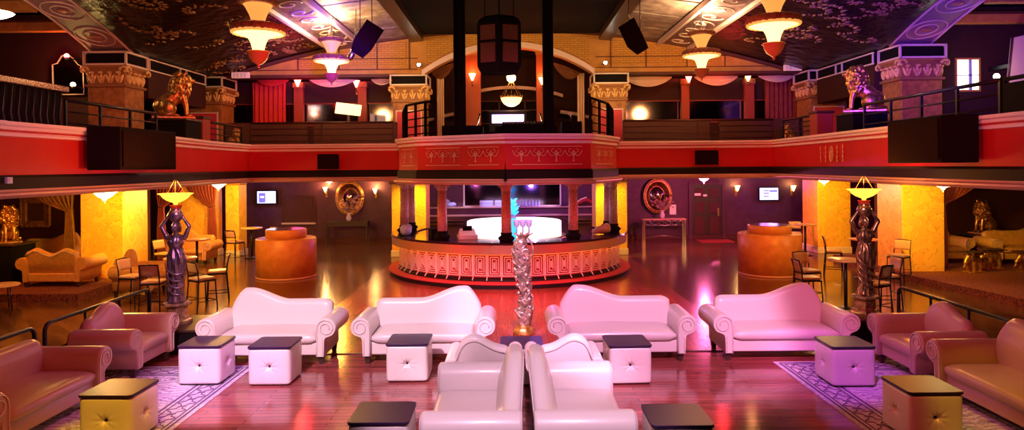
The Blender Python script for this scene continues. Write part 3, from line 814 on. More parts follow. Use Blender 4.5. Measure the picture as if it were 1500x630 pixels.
# ================================================================== RUGS
def rug(x0,x1,y0,y1,label):
    r=thing('rug',label,'rug',((x0+x1)/2,(y0+y1)/2,0)); w=(x1-x0)/2; h=(y1-y0)/2
    MB().box(-w+.0,w-.0,-h+.0,h-.0,0,.008).build('backing',M['rugband'],r)
    MB().box(-w+.5,w-.5,-h+.5,h-.5,.008,.0115).build('field',M['rug'],r)
    b=MB()
    for d0,d1 in ((.06,.09),(.12,.14),(.38,.40),(.44,.47)):
        for s in (-1,1):
            b.box(s*(w-d1) if s>0 else -w+d0,s*(w-d0) if s>0 else -w+d1,-h+d0,h-d0,.008,.0112)
            b.box(-w+d0,w-d0,s*(h-d1) if s>0 else -h+d0,s*(h-d0) if s>0 else -h+d1,.008,.0112)
    b.build('border_lines',mat('rug_dark'+label[:4],(.12,.08,.16),.95),r)
    b=MB()
    n=int(2*h/.28)
    for k in range(n):
        yy=-h+.3+k*(2*h-.6)/(n-1)
        for s in (-1,1):
            xx=s*(w-.26)
            b.tube([(xx+.085*math.cos(a)*(1+.3*math.cos(4*a)),yy+.1*math.sin(a)*(1+.3*math.cos(4*a)),.009) for a in [i*PI/10 for i in range(21)]],.009,4)
            b.cb((xx,yy+.14,.009),(.1,.02,.004))
    n=int(2*w/.28)
    for k in range(1,n-1):
        xx=-w+.3+k*(2*w-.6)/(n-1)
        for s in (-1,1):
            yy=s*(h-.26)
            b.tube([(xx+.1*math.cos(a)*(1+.3*math.cos(4*a)),yy+.085*math.sin(a)*(1+.3*math.cos(4*a)),.009) for a in [i*PI/10 for i in range(21)]],.009,4)
    b.build('border_motifs',mat('rug_motif'+label[:4],(.16,.11,.2),.95),r)
rug(-6.15,-3.93,6.3,10.38,'grey-violet patterned carpet under the left seating group, yellow-lit at its front')
rug(3.93,6.15,6.3,10.35,'violet patterned carpet under the right seating group')

# ================================================================== HIGH CHAIRS AND TABLES
def make_chair():
    r=thing('bar_chair','x','chair')
    MB().box(-.2,.2,-.2,.2,.64,.70).build('seat',M['tan'],r,bevel=.025)
    MB().box(-.205,.205,-.205,.205,.615,.64).build('seat_frame',M['blackm'],r)
    for sx in (-1,1):
        MB().tube([(sx*.215,-.22,0),(sx*.19,-.185,.63)],.014,8).build('leg',M['blackm'],r)
        MB().tube([(sx*.21,.24,0),(sx*.19,.19,.63),(sx*.19,.21,.85),(sx*.185,.26,1.04)],.014,8).build('leg',M['blackm'],r)
    MB().tube([(-.205,-.21,.2),(.205,-.21,.2)],.01,6).tube([(-.205,-.21,.2),(-.205,.225,.2)],.01,6).tube([(.205,-.21,.2),(.205,.225,.2)],.01,6).tube([(-.205,.225,.3),(.205,.225,.3)],.01,6).build('footrest',M['blackm'],r)
    MB().grid(lambda u,v:((u-.5)*.38,.212+.045*v+.03*math.cos(PI*(u-.5))-.03,.80+.235*v),8,4).build('backrest',M['tan'],r,solid=.03)
    MB().tube([(-.185,.26,1.04),(0,.285,1.05),(.185,.26,1.04)],.013,6).build('top_rail',M['blackm'],r)
    return r
chair=make_chair()
GC='high black metal chairs with tan seats'
used=[0]
def put_chair(x,y,rz,label,z=0):
    if not used[0]: used[0]=1; chair.location=(x,y,z); chair.rotation_euler=(0,0,rz); chair['label']=label; chair['group']=GC
    else: dup(chair,(x,y,z),rz,label,GC)
def make_table():
    r=thing('high_table','x','table')
    MB().lathe([(.001,.99),(.34,.99),(.35,1.0),(.35,1.02),(.34,1.03),(.001,1.03)],36,caps=False).build('tabletop',M['tabletop'],r)
    MB().lathe([(.035,.02),(.035,.99)],14).build('pole',M['blackm'],r)
    MB().lathe([(.24,0),(.24,.015),(.10,.03),(.04,.06)],24).build('base',M['blackm'],r)
    return r
tb=make_table(); tb.location=(6.87,14.1,0); tb['label']='round high table left of the right lamp-bearing statue'; tb['group']='round high tables'
GT='round high tables'
dup(tb,(-7.45,15.3,0),0,'round high table behind the left lamp-bearing statue',GT)
dup(tb,(-8.95,19.35,0),0,'round high table before the orange-lit sofa at the left',GT)
dup(tb,(-8.75,22.9,0),0,'round high table beside the narrow yellow column',GT)
dup(tb,(9.6,22.4,0),0,'round high table between the right drum and a yellow column',GT)
dup(tb,(9.2,17.9,0),0,'round high table behind the right lamp-bearing statue',GT)
# right cluster
put_chair(6.05,14.0,PI/2,'bar chair facing right, nearest the right drum podium')
put_chair(6.45,14.95,.25,'bar chair turned to the camera behind the right high table')
put_chair(7.05,13.3,-2.6,'bar chair with its back to the camera at the right high table')
put_chair(7.75,14.2,-PI/2,'bar chair partly hidden behind the right lamp-bearing statue')
put_chair(9.55,23.1,-.4,'bar chair beside the far high table, right of the drum podium')
put_chair(9.75,17.25,-.9,'bar chair close to the red-lit side of the right column')
put_chair(8.6,18.3,1.2,'bar chair behind the right statue facing the yellow column')
# left cluster
put_chair(-7.5,14.25,PI+.1,'bar chair with its back to the camera, just left of the left statue')
put_chair(-6.65,14.6,PI-.6,'bar chair with its back to the camera, just right of the left statue')
put_chair(-6.75,15.6,-1.2,'bar chair at the right of the left high table group')
put_chair(-8.35,15.0,1.4,'bar chair beside the small gold-lit loveseat at the left')
put_chair(-9.65,18.95,1.3,'bar chair in front of the yellow column at the left')
put_chair(-9.75,22.75,.9,'bar chair left of the table at the narrow yellow column',0) if False else None
put_chair(-8.1,22.7,-.5,'bar chair right of the table at the narrow yellow column')
put_chair(-8.9,21.9,2.8,'bar chair in front of the table at the narrow yellow column')

# small tables in the far left
r=thing('side_table','small bright-topped low table at the far left edge','table',(-11.05,14.7,0))
MB().lathe([(.001,.52),(.36,.52),(.37,.54),(.36,.56),(.001,.56)],30,caps=False).build('tabletop',M['tabletop'],r)
for k in range(4): MB().tube([(.22*math.cos(k*PI/2),.22*math.sin(k*PI/2),.52),(.26*math.cos(k*PI/2),.26*math.sin(k*PI/2),0)],.014,6).build('leg',M['blackm'],r)

# ================================================================== GUARD RAILS on the floor
def floor_rail(pts,label,h=.9):
    r=thing('guard_rail',label,'railing',(pts[0][0],pts[0][1],0)); ox,oy=pts[0]
    P3=[(x-ox,y-oy) for x,y in pts]
    def bend(z):
        a=Vector((*P3[0],0)); b=Vector((*P3[1],0)); d=(b-a).normalized()
        p=[]
        p.append((a.x,a.y,0)); p.append((a.x,a.y,z-.12))
        for k in range(5): t=PI/2*k/4; p.append((a.x+d.x*.12*(1-math.cos(t)),a.y+d.y*.12*(1-math.cos(t)),z-.12+.12*math.sin(t)))
        for k in range(5): t=PI/2*k/4; p.append((b.x-d.x*.12*(1-math.sin(t)),b.y-d.y*.12*(1-math.sin(t)),z-.12+.12*math.cos(t)))
        p.append((b.x,b.y,0)); return p
    MB().tube(bend(h),.028,10).build('top_rail',M['blackm'],r)
    a,b=P3
    MB().tube([(a[0],a[1],.5),(b[0],b[1],.5)],.018,8).build('mid_rail',M['blackm'],r)
    for q in (.33,.66): x=a[0]+(b[0]-a[0])*q; y=a[1]+(b[1]-a[1])*q; MB().tube([(x,y,0),(x,y,h-.02)],.02,8).build('post',M['blackm'],r)
floor_rail([(-6.42,9.35),(-6.42,12.05)],'dark pipe guard rail behind the left armchair')
floor_rail([(-6.42,6.5),(-6.42,9.15)],'dark pipe guard rail behind the lower left sofa')
floor_rail([(6.55,11.6),(6.55,8.9)],'dark pipe guard rail behind the right loveseat')
floor_rail([(6.55,8.7),(6.55,6.3)],'dark pipe guard rail behind the lower right sofa')
# ================================================================== BAR
BX,BY=-.10,20.1
bar=thing('bar','round bar with red square-spiral panels, brass lip and black counter','bar counter',(BX,BY,0))
A0,A1=-PI*1.02-.0,PI*.02
def arc(prof,name,m,par,n=96,a0=A0,a1=A1,smooth=True):
    """closed profile swept round the bar"""
    rings=[]
    for k in range(n+1):
        a=a0+(a1-a0)*k/n; rings.append([(r*math.cos(a),r*math.sin(a),z) for r,z in prof])
    return MB().loft(rings,False).build(name,m,par)
a0=-PI-.35; a1=.35
arc([(2.7,1.07),(3.42,1.07),(3.44,1.10),(3.42,1.13),(2.7,1.13)],'countertop',M['countertop'],bar,a0=a0,a1=a1)
arc([(3.30,.85),(3.40,.85),(3.41,1.068),(3.30,1.068)],'brass_lip',M['brass'],bar,a0=a0,a1=a1)
arc([(3.0,.15),(3.16,.15),(3.16,.97),(3.0,.97)],'bar_wall',M['barpanel'],bar,a0=a0,a1=a1)
arc([(3.225,.845),(3.29,.845),(3.29,.862),(3.225,.862)],'led_strip',M['led'],bar,a0=a0,a1=a1)
arc([(3.10,.10),(3.24,.10),(3.22,.2),(3.16,.24),(3.10,.24)],'skirting',M['cornice_d'],bar,a0=a0,a1=a1)
arc([(2.9,.10),(3.48,.10),(3.50,.12),(3.48,.15),(2.9,.15)],'foot_step',M['redcarpet'],bar,a0=a0,a1=a1)
arc([(2.95,.0),(3.46,.0),(3.46,.10),(2.95,.10)],'step_edge',M['cornice_d'],bar,a0=a0,a1=a1)
# square spiral panels
pm=MB(); w,h=.345,.56; zc=.545
def bar_b(mb,x0,x1,z0,z1,d=.03): mb.box(x0,x1,-3.16-d,-3.155,z0,z1)
for k,(i0) in enumerate((.0,.052,.104)):
    ww=w/2-.012-i0; hh=h/2-.012-i0; t=.018
    if ww<.03: break
    zb,zt=zc-hh,zc+hh
    bar_b(pm,-ww,ww,zt-t,zt); bar_b(pm,-ww,ww,zb,zb+t); bar_b(pm,-ww,-ww+t,zb,zt); bar_b(pm,ww-t,ww,zb+(t+.03 if k else 0),zt)
bar_b(pm,-.02,.02,zc-.08,zc+.08)
pme=pm.mesh('square_spiral',M['barrelief'])
dm=MB().box(-.012,.012,-3.20,-3.155,.24,.845).mesh('divider',M['barrelief'])
NP=33; DA=.1135
dv=MB().box(-.010,.010,-3.20,-3.155,.24,.845).tube([(0,-3.19,.25),(0,-3.25,.18)],.016,6).mesh('divider',M['barrelief'])
for k in range(NP+1):
    a=-PI/2+(k-NP/2)*DA
    o=bpy.data.objects.new('divider',dv); C.objects.link(o); o.parent=bar; o.rotation_euler=(0,0,a+PI/2)
    if k==NP: break
    o=bpy.data.objects.new('spiral_panel',pme); C.objects.link(o); o.parent=bar; o.rotation_euler=(0,0,a+DA/2+PI/2)
tag(bar,'round bar with red square-spiral panels, brass lip and black counter','bar counter')

# marble columns standing on the counter
def bar_column(label,p=None,loc=None):
    r=thing('bar_column',label,'column',loc,0,'rose marble columns on the bar counter')
    top=2.60-loc[2]
    MB().lathe([(.17,0),(.17,.03),(.20,.06),(.21,.1),(.16,.14),(.13,.17),(.15,.2),(.14,.23)],24).build('base',M['black'],r)
    MB().lathe([(.125,.23),(.122,.6),(.112,top-.2)],28).build('shaft',M['colmar'],r)
    MB().lathe([(.113,top-.2),(.14,top-.18),(.12,top-.16),(.13,top-.1),(.17,top-.05)],24).build('capital',M['colmar'],r)
    MB().box(-.19,.19,-.19,.19,top-.05,top).build('abacus',M['colmar'],r,bevel=.01)
    b=MB()
    for sx in (-1,1):
        for sy in (-1,1):
            b.tube([(sx*(.15+(.05-.005*i)*math.cos(i*.7)),sy*.17,top-.1+(.05-.005*i)*math.sin(i*.7)) for i in range(9)],.015,6)
    b.build('volute',M['colmar'],r)
for lab,a,rr in (('rose marble column on the bar, front left of the serving gap',math.radians(-124),3.05),
                 ('rose marble column on the bar, at the centre front behind the leafy sculpture',math.radians(-91),3.1),
                 ('rose marble column on the bar, front right opposite the drinks shelf',math.radians(-57),3.05),
                 ('rose marble column on the bar at its far left, outermost of two',math.radians(-168),3.05),
                 ('rose marble column on the bar at its far left, inner of two',math.radians(-186),2.95),
                 ('rose marble column on the bar at its far right, outermost of two',math.radians(-14),3.05),
                 ('rose marble column on the bar at its far right, inner of two',math.radians(4),2.95)):
    bar_column(lab,loc=(BX+rr*math.cos(a),BY+rr*math.sin(a),1.13))
# inner island with glowing white drum
isl=thing('bar_island','round inner bar island with a glowing white upper drum','bar counter',(.05,20.6,0))
MB().lathe([(1.5,0),(1.5,.86),(1.62,.88),(1.62,.94),(1.5,.95)],64).build('cabinet',M['brass'],isl)
MB().lathe([(1.42,.95),(1.42,1.36),(1.38,1.38)],64).build('glowing_drum',M['whiteglow'],isl)
b=MB()
for k in range(10):
    a=-PI/2+(k-4.5)*.3; b.cb((1.52*math.cos(a),1.52*math.sin(a),.5),(.3,.02,.6),a+PI/2)
b.build('cabinet_door',M['darkwood'],isl)
# counter clutter
def clutter(name,label,cat,mbf,m,loc,rz=0,group=None):
    o=mbf.build(name,m); o.location=loc; o.rotation_euler=(0,0,rz); tag(o,label,cat,group); return o
r=thing('cash_register','pale cash register on the counter left of the centre column','register',(-1.18,17.75,1.13),.2)
MB().box(-.25,.25,-.2,.2,0,.12).build('drawer',M['paper'],r,bevel=.02)
MB().loft([[(-.22,-.15,.12),(.22,-.15,.12),(.22,.18,.12),(-.22,.18,.12)],[(-.18,-.02,.26),(.18,-.02,.26),(.18,.14,.26),(-.18,.14,.26)]],False).build('keyboard',M['paper'],r,bevel=.01)
MB().box(-.12,.12,-.06,-.03,.2,.34).build('screen',M['black'],r,bevel=.008)
r=thing('glass_washer','dark box-shaped bar unit on the counter left of the register','box',(-2.0,18.1,1.13),.4)
MB().box(-.2,.2,-.16,.16,0,.22).build('body',M['black'],r,bevel=.02); MB().box(-.24,.24,-.2,.2,.22,.25).build('lid',M['speaker'],r,bevel=.008)
r=thing('covered_stool','pale bluish plastic bundle on the counter at the far left','bundle',(-2.92,18.7,1.13))
blob(MB().ell((0,0,.13),(.16,.15,.13)).ell((.06,.03,.22),(.11,.11,.10)).ell((-.06,-.02,.2),(.1,.1,.1)),'bundle',M['bluepl'],.02,4,r,disp=.03,dscale=.08)
r=thing('covered_bundle','reddish cloth bundle on the counter beside the right columns','bundle',(2.45,18.6,1.15))
blob(MB().ell((0,0,.11),(.24,.14,.11)).ell((.12,.03,.18),(.12,.11,.1)).ell((-.16,0,.06),(.14,.1,.06)),'cloth',M['cornice_b'],.02,4,r,disp=.05,dscale=.09)

# back bar
bb=thing('back_bar','long dark back bar with ledge, metal shelves and a framed mirror','back bar',(0,26.0,0))
MB().box(-3.3,3.2,0,.6,0,1.12).build('cabinet',M['wallbrown'],bb)
MB().box(-3.4,3.3,-.06,.62,1.12,1.17).build('lower_ledge',M['cornice_b'],bb)
MB().box(-3.3,3.2,.25,.6,1.17,1.42).build('riser',M['wallback'],bb)
MB().box(-3.4,3.3,.1,.62,1.42,1.46).build('upper_ledge',M['cornice_b'],bb)
MB().box(-1.85,1.85,.50,.53,1.50,2.34).build('mirror_glass',M['mirrord'],bb)
b=MB(); b.box(-1.9,-1.84,.44,.53,1.47,2.4).box(1.84,1.9,.44,.53,1.47,2.4).box(-1.9,1.9,.44,.53,2.34,2.4).box(-1.9,1.9,.44,.53,1.46,1.5); b.build('mirror_frame',M['frame_w'],bb)
MB().box(-3.4,3.3,.53,.7,1.46,2.62).build('back_panel',M['wallback'],bb)
for s,x0,x1 in ((-1,-3.1,-1.8),(1,2.0,3.1)):
    b=MB()
    for z in (.85,.97): b.box(x0,x1,-.32,-.04,z,z+.025)
    b.build('metal_shelf',M['steel'],bb)
random.seed(5)
for k in range(7):
    o=MB().lathe([(.035,0),(.038,.02),(.038,.15),(.014,.2),(.014,.26),(.017,.27)],12).build('bottle',M['bluepl']); o.location=(.25+.13*k,26.28,1.46)
    tag(o,'bluish bottle in the row on the back bar ledge below the mirror','bottle','bottles on the back bar ledge')
def crate(x,w,h,label,m):
    r=thing('crate',label,'crate',(x,26.3,1.46)); MB().box(-w/2,w/2,-.14,.14,0,h).build('body',m,r,bevel=.012)
    b=MB()
    for z in (.06,h-.05): b.box(-w/2-.006,w/2+.006,-.146,.146,z,z+.02)
    b.build('rim_band',M['paper'],r)
crate(-1.0,.5,.24,'bluish plastic crate on the back bar ledge, left of its neighbour crate',M['bluepl'])
crate(-.45,.42,.24,'bluish plastic crate on the back bar ledge, beside the centre column',M['bluepl'])
r=thing('paper_shade','blue-white crumpled cover on the ledge at the left of the back bar','cover',(-2.45,26.28,1.46))
blob(MB().ell((0,0,.1),(.3,.13,.1)).ell((-.12,0,.2),(.16,.1,.12)),'cover',M['bluepl'],.03,3,r,disp=.06,dscale=.12)
r=thing('red_ornament','red swooping ornament lying on the right end of the back bar ledge','ornament',(2.75,26.25,1.46))
MB().tube([(-.5,0,.05),(-.3,0,.08),(-.1,0,.2),(.1,0,.26),(.35,0,.12),(.5,0,.05)],[.03,.06,.08,.08,.06,.03],10).build('crest',M['redcarpet'],r)
MB().tube([(-.5,-.04,.10),(-.3,-.04,.13),(-.1,-.04,.27),(.1,-.04,.34)],.02,8).build('edge',M['exitsign'],r)
# cyan figure-like foliage ornament and teal panel behind the centre column
r=thing('cyan_banner','glowing cyan upright cooler just right of the centre bar column','banner',(-.02,19.0,.95))
MB().box(-.1,.12,-.1,.1,0,.62).build('body',M['cyan'],r,bevel=.02); MB().box(-.11,.13,-.11,.11,.62,.66).build('lid',M['bluepl'],r,bevel=.01)  # teal banner; the neon light on it is put into emission
r=thing('blue_plant','blue-lit leafy ornament on top of the cyan cooler','plant',(-.02,19.0,1.61))
b=MB()
for k in range(22):
    a=k*2.4; l=.16+.1*random.random(); b.ell((.5*l*math.cos(a),.5*l*math.sin(a),.08+.02*k*.9),(l*.5,.05,.03),8,6,rot=Matrix.Rotation(a,4,'Z')@Matrix.Rotation(-.6,4,'Y'))
b.build('foliage',M['cyan'],r); MB().lathe([(.05,0),(.08,.08)],12).build('pot',M['bluepl'],r)
# downlights over the back bar
for i,(x,lab) in enumerate(((-2.0,'left'),(-.75,'middle left'),(1.3,'right'))):
    r=thing('downlight','small bright downlight above the back bar, %s of the three'%lab,'lamp',(x,25.6,2.66),0)
    MB().lathe([(.06,-.12),(.06,-.02),(.08,0)],16).build('can',M['steel'],r); MB().lathe([(.001,-.13),(.05,-.13),(.05,-.12)],16).build('bulb',M['spot'],r)
    light('SPOT','downlight_beam',(x,25.6,2.5),(.75,.65,1),60,(x,26.2,1.2),.03,50,.6)

# ================================================================== DRUM PODIUMS
def drum(loc,label,r1,h1,r2,h2,seam=True):
    r=thing('podium',label,'podium',loc)
    MB().lathe([(r1,0),(r1,h1-.02),(r1-.02,h1)],80).build('lower_drum',M['drum'],r)
    MB().lathe([(r2,h1),(r2,h1+h2-.015),(r2-.015,h1+h2)],64).build('upper_drum',M['drum'],r)
    MB().lathe([(r2-.04,h1+h2),(r2-.04,h1+h2+.006)],64).build('dark_top',M['drumtop'],r)
    MB().lathe([(r1+.006,0),(r1+.006,.05),(r1,.05)],80).build('base_band',M['cornice_b'],r)
    return r
drum((-6.3,19.0,0),'two-tier orange burl drum podium left of the bar, pink top',.81,1.08,.55,.24)
drum((7.05,18.75,0),'two-tier orange burl drum podium right of the bar, dark top',.83,1.12,.57,.22)

# ================================================================== LEAFY CENTRE SCULPTURE
sp=thing('sculpture','twisted leafy silver and gold pillar sculpture in front of the round bar','sculpture',(.185,12.25,0))
MB().lathe([(.01,0),(.19,0),(.20,.03),(.17,.06),(.18,.09),(.12,.13),(.07,.17)],28,flute=(9,.04)).build('base',M['gold'],sp)
core=[(.05*math.sin(z*3.2),.03*math.cos(z*3.2),z) for z in [i*.1 for i in range(1,18)]]
MB().tube(core,[.07+.035*math.sin(i*.9)**2 for i in range(17)],10).build('stem',M['silver'],sp)
random.seed(11); b=MB()
def leaf(mb,p,a,L,W,tilt,hug=.35,curl=1.5):
    """acanthus leaf lying against the stem: rises along it and curls outward at the tip"""
    out=Vector((math.cos(a),math.sin(a),0)); side=Vector((-math.sin(a),math.cos(a),0))
    up=(Vector((0,0,1))*math.cos(tilt)+side*math.sin(tilt)); sd=side*math.cos(tilt)-Vector((0,0,1))*math.sin(tilt)
    def fn(u,v):
        c=(v-.5)*2; w=W*(math.sin(PI*min(1,u*.9+.1))**.7)*(1+.18*math.cos(u*26))
        h=L*(u-.22*u*u*curl); o=L*(hug*u*u*curl)-.45*w*c*c+.012*math.cos(3*PI*c)
        return Vector(p)+up*h+out*o+sd*(c*w)
    mb.grid(fn,12,8)
for k in range(96):
    z=.12+1.42*k/96; a=k*2.399
    cx=.05*math.sin(z*3.2); cy=.03*math.cos(z*3.2); bulge=.075+.03*math.sin(z*6.5)
    leaf(b,(cx+bulge*math.cos(a),cy+bulge*math.sin(a),z),a,.20+.08*random.random(),.062+.025*random.random(),random.uniform(-.7,.7),random.uniform(.06,.22),1.3)
for k in range(26):
    z=.25+1.25*k/26; a=k*2.1+1; cx=.05*math.sin(z*3.2); cy=.03*math.cos(z*3.2)
    b.ell((cx+.12*math.cos(a),cy+.12*math.sin(a),z),(.03,.03,.035),8,6)
b.build('leaves',M['silver'],sp,solid=.012)
b=MB()
for s in (-1,1):
    b.tube([(s*(.05+.13*math.sin(PI*t)**.8),0,1.25+.5*t) for t in [i/12 for i in range(13)]],.014,8)
b.build('handle',M['silver'],sp)
b=MB()
for k in range(7):
    a=2*PI*k/7; leaf(b,(.03*math.cos(a),.03*math.sin(a),1.62),a,.24,.05,0,.55,1.1)
b.build('crown_leaves',M['silver'],sp,solid=.012)
for k in range(3):
    x=(k-1)*.11
    g=MB().lathe([(.012,0),(.012,.1),(.045,.14),(.05,.2),(.06,.24)],14,flute=(6,.08)).build('candle_cup',M['bluepl'],sp); g.location=(x,0,1.80)

# ================================================================== LAMP-BEARING STATUES
def statue(loc,label,lamp_label,pz,gold_m):
    r=thing('statue',label,'statue',loc)
    # plinth
    rings=[]
    for a,z in ((.22,0),(.22,.05),(.19,.07),(.185,.10),(.155,.13),(.145,.25),(.17,.29),(.20,.31),(.20,.345)):
        rings.append([(a*math.cos(q)*1.12,a*math.sin(q)*1.12,z) for q in [PI/8+PI/4*i for i in range(8)]])
    MB().loft(rings,False).build('plinth',M['silver'],r)
    b=MB(); z0=.345
    # continuous body: legs, hips, torso, neck, head, arms, hands
    b.cap((-.05,0,z0+.05),(-.055,.0,z0+.4),.045,.06); b.cap((-.055,0,z0+.4),(-.06,0,z0+.72),.062,.09)
    b.cap((.06,-.03,z0+.05),(.065,-.05,z0+.4),.045,.06); b.cap((.065,-.05,z0+.4),(.06,0,z0+.72),.062,.09)
    b.ell((0,0,z0+.75),(.125,.10,.12)); b.cap((0,0,z0+.78),(.0,0,z0+.90),.10,.088)
    b.ell((0,0,z0+1.02),(.125,.088,.15)); b.ell((-.055,-.07,z0+1.03),(.05,.045,.05)); b.ell((.055,-.07,z0+1.03),(.05,.045,.05))
    b.cap((-.14,0,z0+1.10),(.14,0,z0+1.10),.05,.05); b.cap((0,0,z0+1.12),(0,-.005,z0+1.22),.042,.038)
    b.ell((0,-.012,z0+1.285),(.062,.075,.088)); b.ell((0,-.055,z0+1.25),(.035,.035,.035))
    b.ell((0,-.088,z0+1.275),(.012,.018,.024)); b.ell((0,-.08,z0+1.25),(.02,.012,.007)); b.ell((0,-.08,z0+1.238),(.018,.012,.008))
    b.ell((-.024,-.072,z0+1.298),(.014,.008,.009)); b.ell((.024,-.072,z0+1.298),(.014,.008,.009))
    for s in (-1,1):
        b.ell((s*.062,0,z0+1.28),(.008,.016,.024))
        sh=(s*.15,0,z0+1.10); el=(s*.235,-.02,z0+1.29); wr=(s*.125,-.02,z0+1.45)
        b.cap(sh,el,.044,.034); b.cap(el,wr,.034,.022)
        pm_=(s*.108,-.025,z0+1.49); b.cap(wr,pm_,.022,.028)
        for f,(dx,L) in enumerate(((-.024,.045),(-.008,.055),(.008,.058),(.024,.048))):
            base=Vector((s*.108,-.025+dx*1.0,z0+1.50)); mid=base+Vector((-s*.012,-.005,L*.6)); tip=mid+Vector((-s*.022,0,L*.45))
            b.cap(base,mid,.0085,.008,8); b.cap(mid,tip,.008,.007,8)
        b.cap((s*.108,-.045,z0+1.48),(s*.085,-.062,z0+1.52),.01,.008,8)
    blob(b,'body',gold_m,.0085,3,r)
    # draped skirt with diagonal folds
    prof=[(.115,.0),(.15,.02),(.135,.08),(.108,.22),(.112,.38),(.13,.53),(.15,.66),(.148,.76),(.122,.85),(.10,.92)]
    rings=[]
    for i in range(46):
        z=.92*i/45
        for (ra,za),(rb,zb) in zip(prof,prof[1:]):
            if za<=z<=zb+1e-6: rr=ra+(rb-ra)*(z-za)/(zb-za); break
        ring=[]
        for k in range(72):
            a=2*PI*k/72; f=1+.10*math.sin(8*a+11*z)+.05*math.sin(15*a-7*z+1)
            ring.append((rr*f*math.cos(a)+.02*math.sin(3*z),rr*f*.8*math.sin(a)-.015,z0+z))
        rings.append(ring)
    MB().loft(rings).build('draped_skirt',gold_m,r)
    b=MB()
    for q in range(4):
        pts=[]
        for i in range(24):
            t=i/23; a=-PI*.95+t*PI*.95; z=z0+.70-.10*q*1.15-.12*math.sin(PI*t)-.16*t
            pts.append(((.158-.010*q)*math.cos(a)*1.03,(.158-.010*q)*.86*math.sin(a)-.015,z))
        b.tube(pts,[.006+.014*math.sin(PI*i/23) for i in range(24)],6)
    b.build('skirt_fold',gold_m,r)
    b=MB()
    rings=[]
    for i in range(14):
        z=.88+.26*i/13; rr=(.112,.104,.10,.103,.112,.124,.132,.134,.130,.124,.116,.106,.095,.08)[i]
        rings.append([(rr*(1+.05*math.sin(9*a+8*z))*math.cos(a),rr*.78*(1+.05*math.sin(9*a+8*z))*math.sin(a)-.01,z0+z) for a in [2*PI*k/40 for k in range(40)]])
    b.loft(rings).build('bodice',gold_m,r)
    b=MB()
    b.ell((0,.02,z0+1.30),(.07,.07,.085))
    for k in range(12):
        a=PI*k/11; b.ell((.062*math.cos(a),.02+.055*math.sin(a),z0+1.25-.02*math.sin(a)),(.022,.022,.06),8,6)
    b.build('hair',gold_m,r)
    # jar carried on the head and pierced collar
    MB().lathe([(.03,z0+1.36),(.07,z0+1.38),(.115,z0+1.44),(.125,z0+1.49),(.10,z0+1.55),(.075,z0+1.57),(.09,z0+1.59)],28).build('jar',gold_m,r)
    b=MB()
    for k in range(12):
        a=2*PI*k/12
        b.tube([((.085+.012*math.cos(t))*math.cos(a+.18*math.sin(t)),(.085+.012*math.cos(t))*math.sin(a+.18*math.sin(t)),z0+1.62+.03*math.cos(t)) for t in [i*PI/5 for i in range(11)]],.006,5)
    b.build('pierced_collar',M['redcarpet'],r)
    lam=thing('bowl_lamp',lamp_label,'lamp',(loc[0],loc[1],loc[2]+z0+1.655))
    MB().lathe([(.03,0),(.035,.03),(.07,.045),(.14,.075),(.20,.12),(.23,.165),(.275,.185),(.282,.19),(.27,.195),(.225,.175),(.19,.13),(.13,.09),(.06,.062)],40,caps=False).build('bowl',M['bowlglow'],lam)
    MB().ell((0,0,.135),(.075,.075,.04),16,10).build('bulb',M['warmw'],lam)
    b=MB()
    for k in range(3):
        a=2*PI*k/3; b.tube([(.2*math.cos(a),.2*math.sin(a),.13),(.02*math.cos(a),.02*math.sin(a),.42)],.004,5)
    b.build('stem_rod',M['gold'],lam)
    light('POINT','bowl_lamp_light',(loc[0],loc[1],loc[2]+z0+2.0),(1,.35,.05),35,size=.1)
    return r
statue((-5.72,11.6,.40),'bronze draped woman statue holding a jar overhead, standing on the left black pedestal','amber glass bowl lamp above the left bronze statue',.4,M['bronze'])
statue((6.13,11.9,.36),'bronze draped woman statue holding a jar overhead at the right of the hall','amber glass bowl lamp above the right bronze statue',.36,mat('gilt_bronze',(.55,.34,.26),.28,metal=.9,noise=.4,nscale=9,col2=(.16,.08,.09)))
r=thing('pedestal','low black pedestal box with a wooden top under the left bronze statue','pedestal',(-5.5,11.6,0))
MB().box(-.52,.52,-.55,.55,0,.36).build('body',M['black'],r,bevel=.01); MB().box(-.55,.55,-.58,.58,.36,.40).build('top',M['darkwood'],r,bevel=.008)
r=thing('pedestal','low black pedestal box under the right bronze statue','pedestal',(6.1,11.9,0))
MB().box(-.36,.36,-.4,.4,0,.32).build('body',M['black'],r,bevel=.01); MB().box(-.38,.38,-.42,.42,.32,.36).build('top',M['darkwood'],r,bevel=.008)

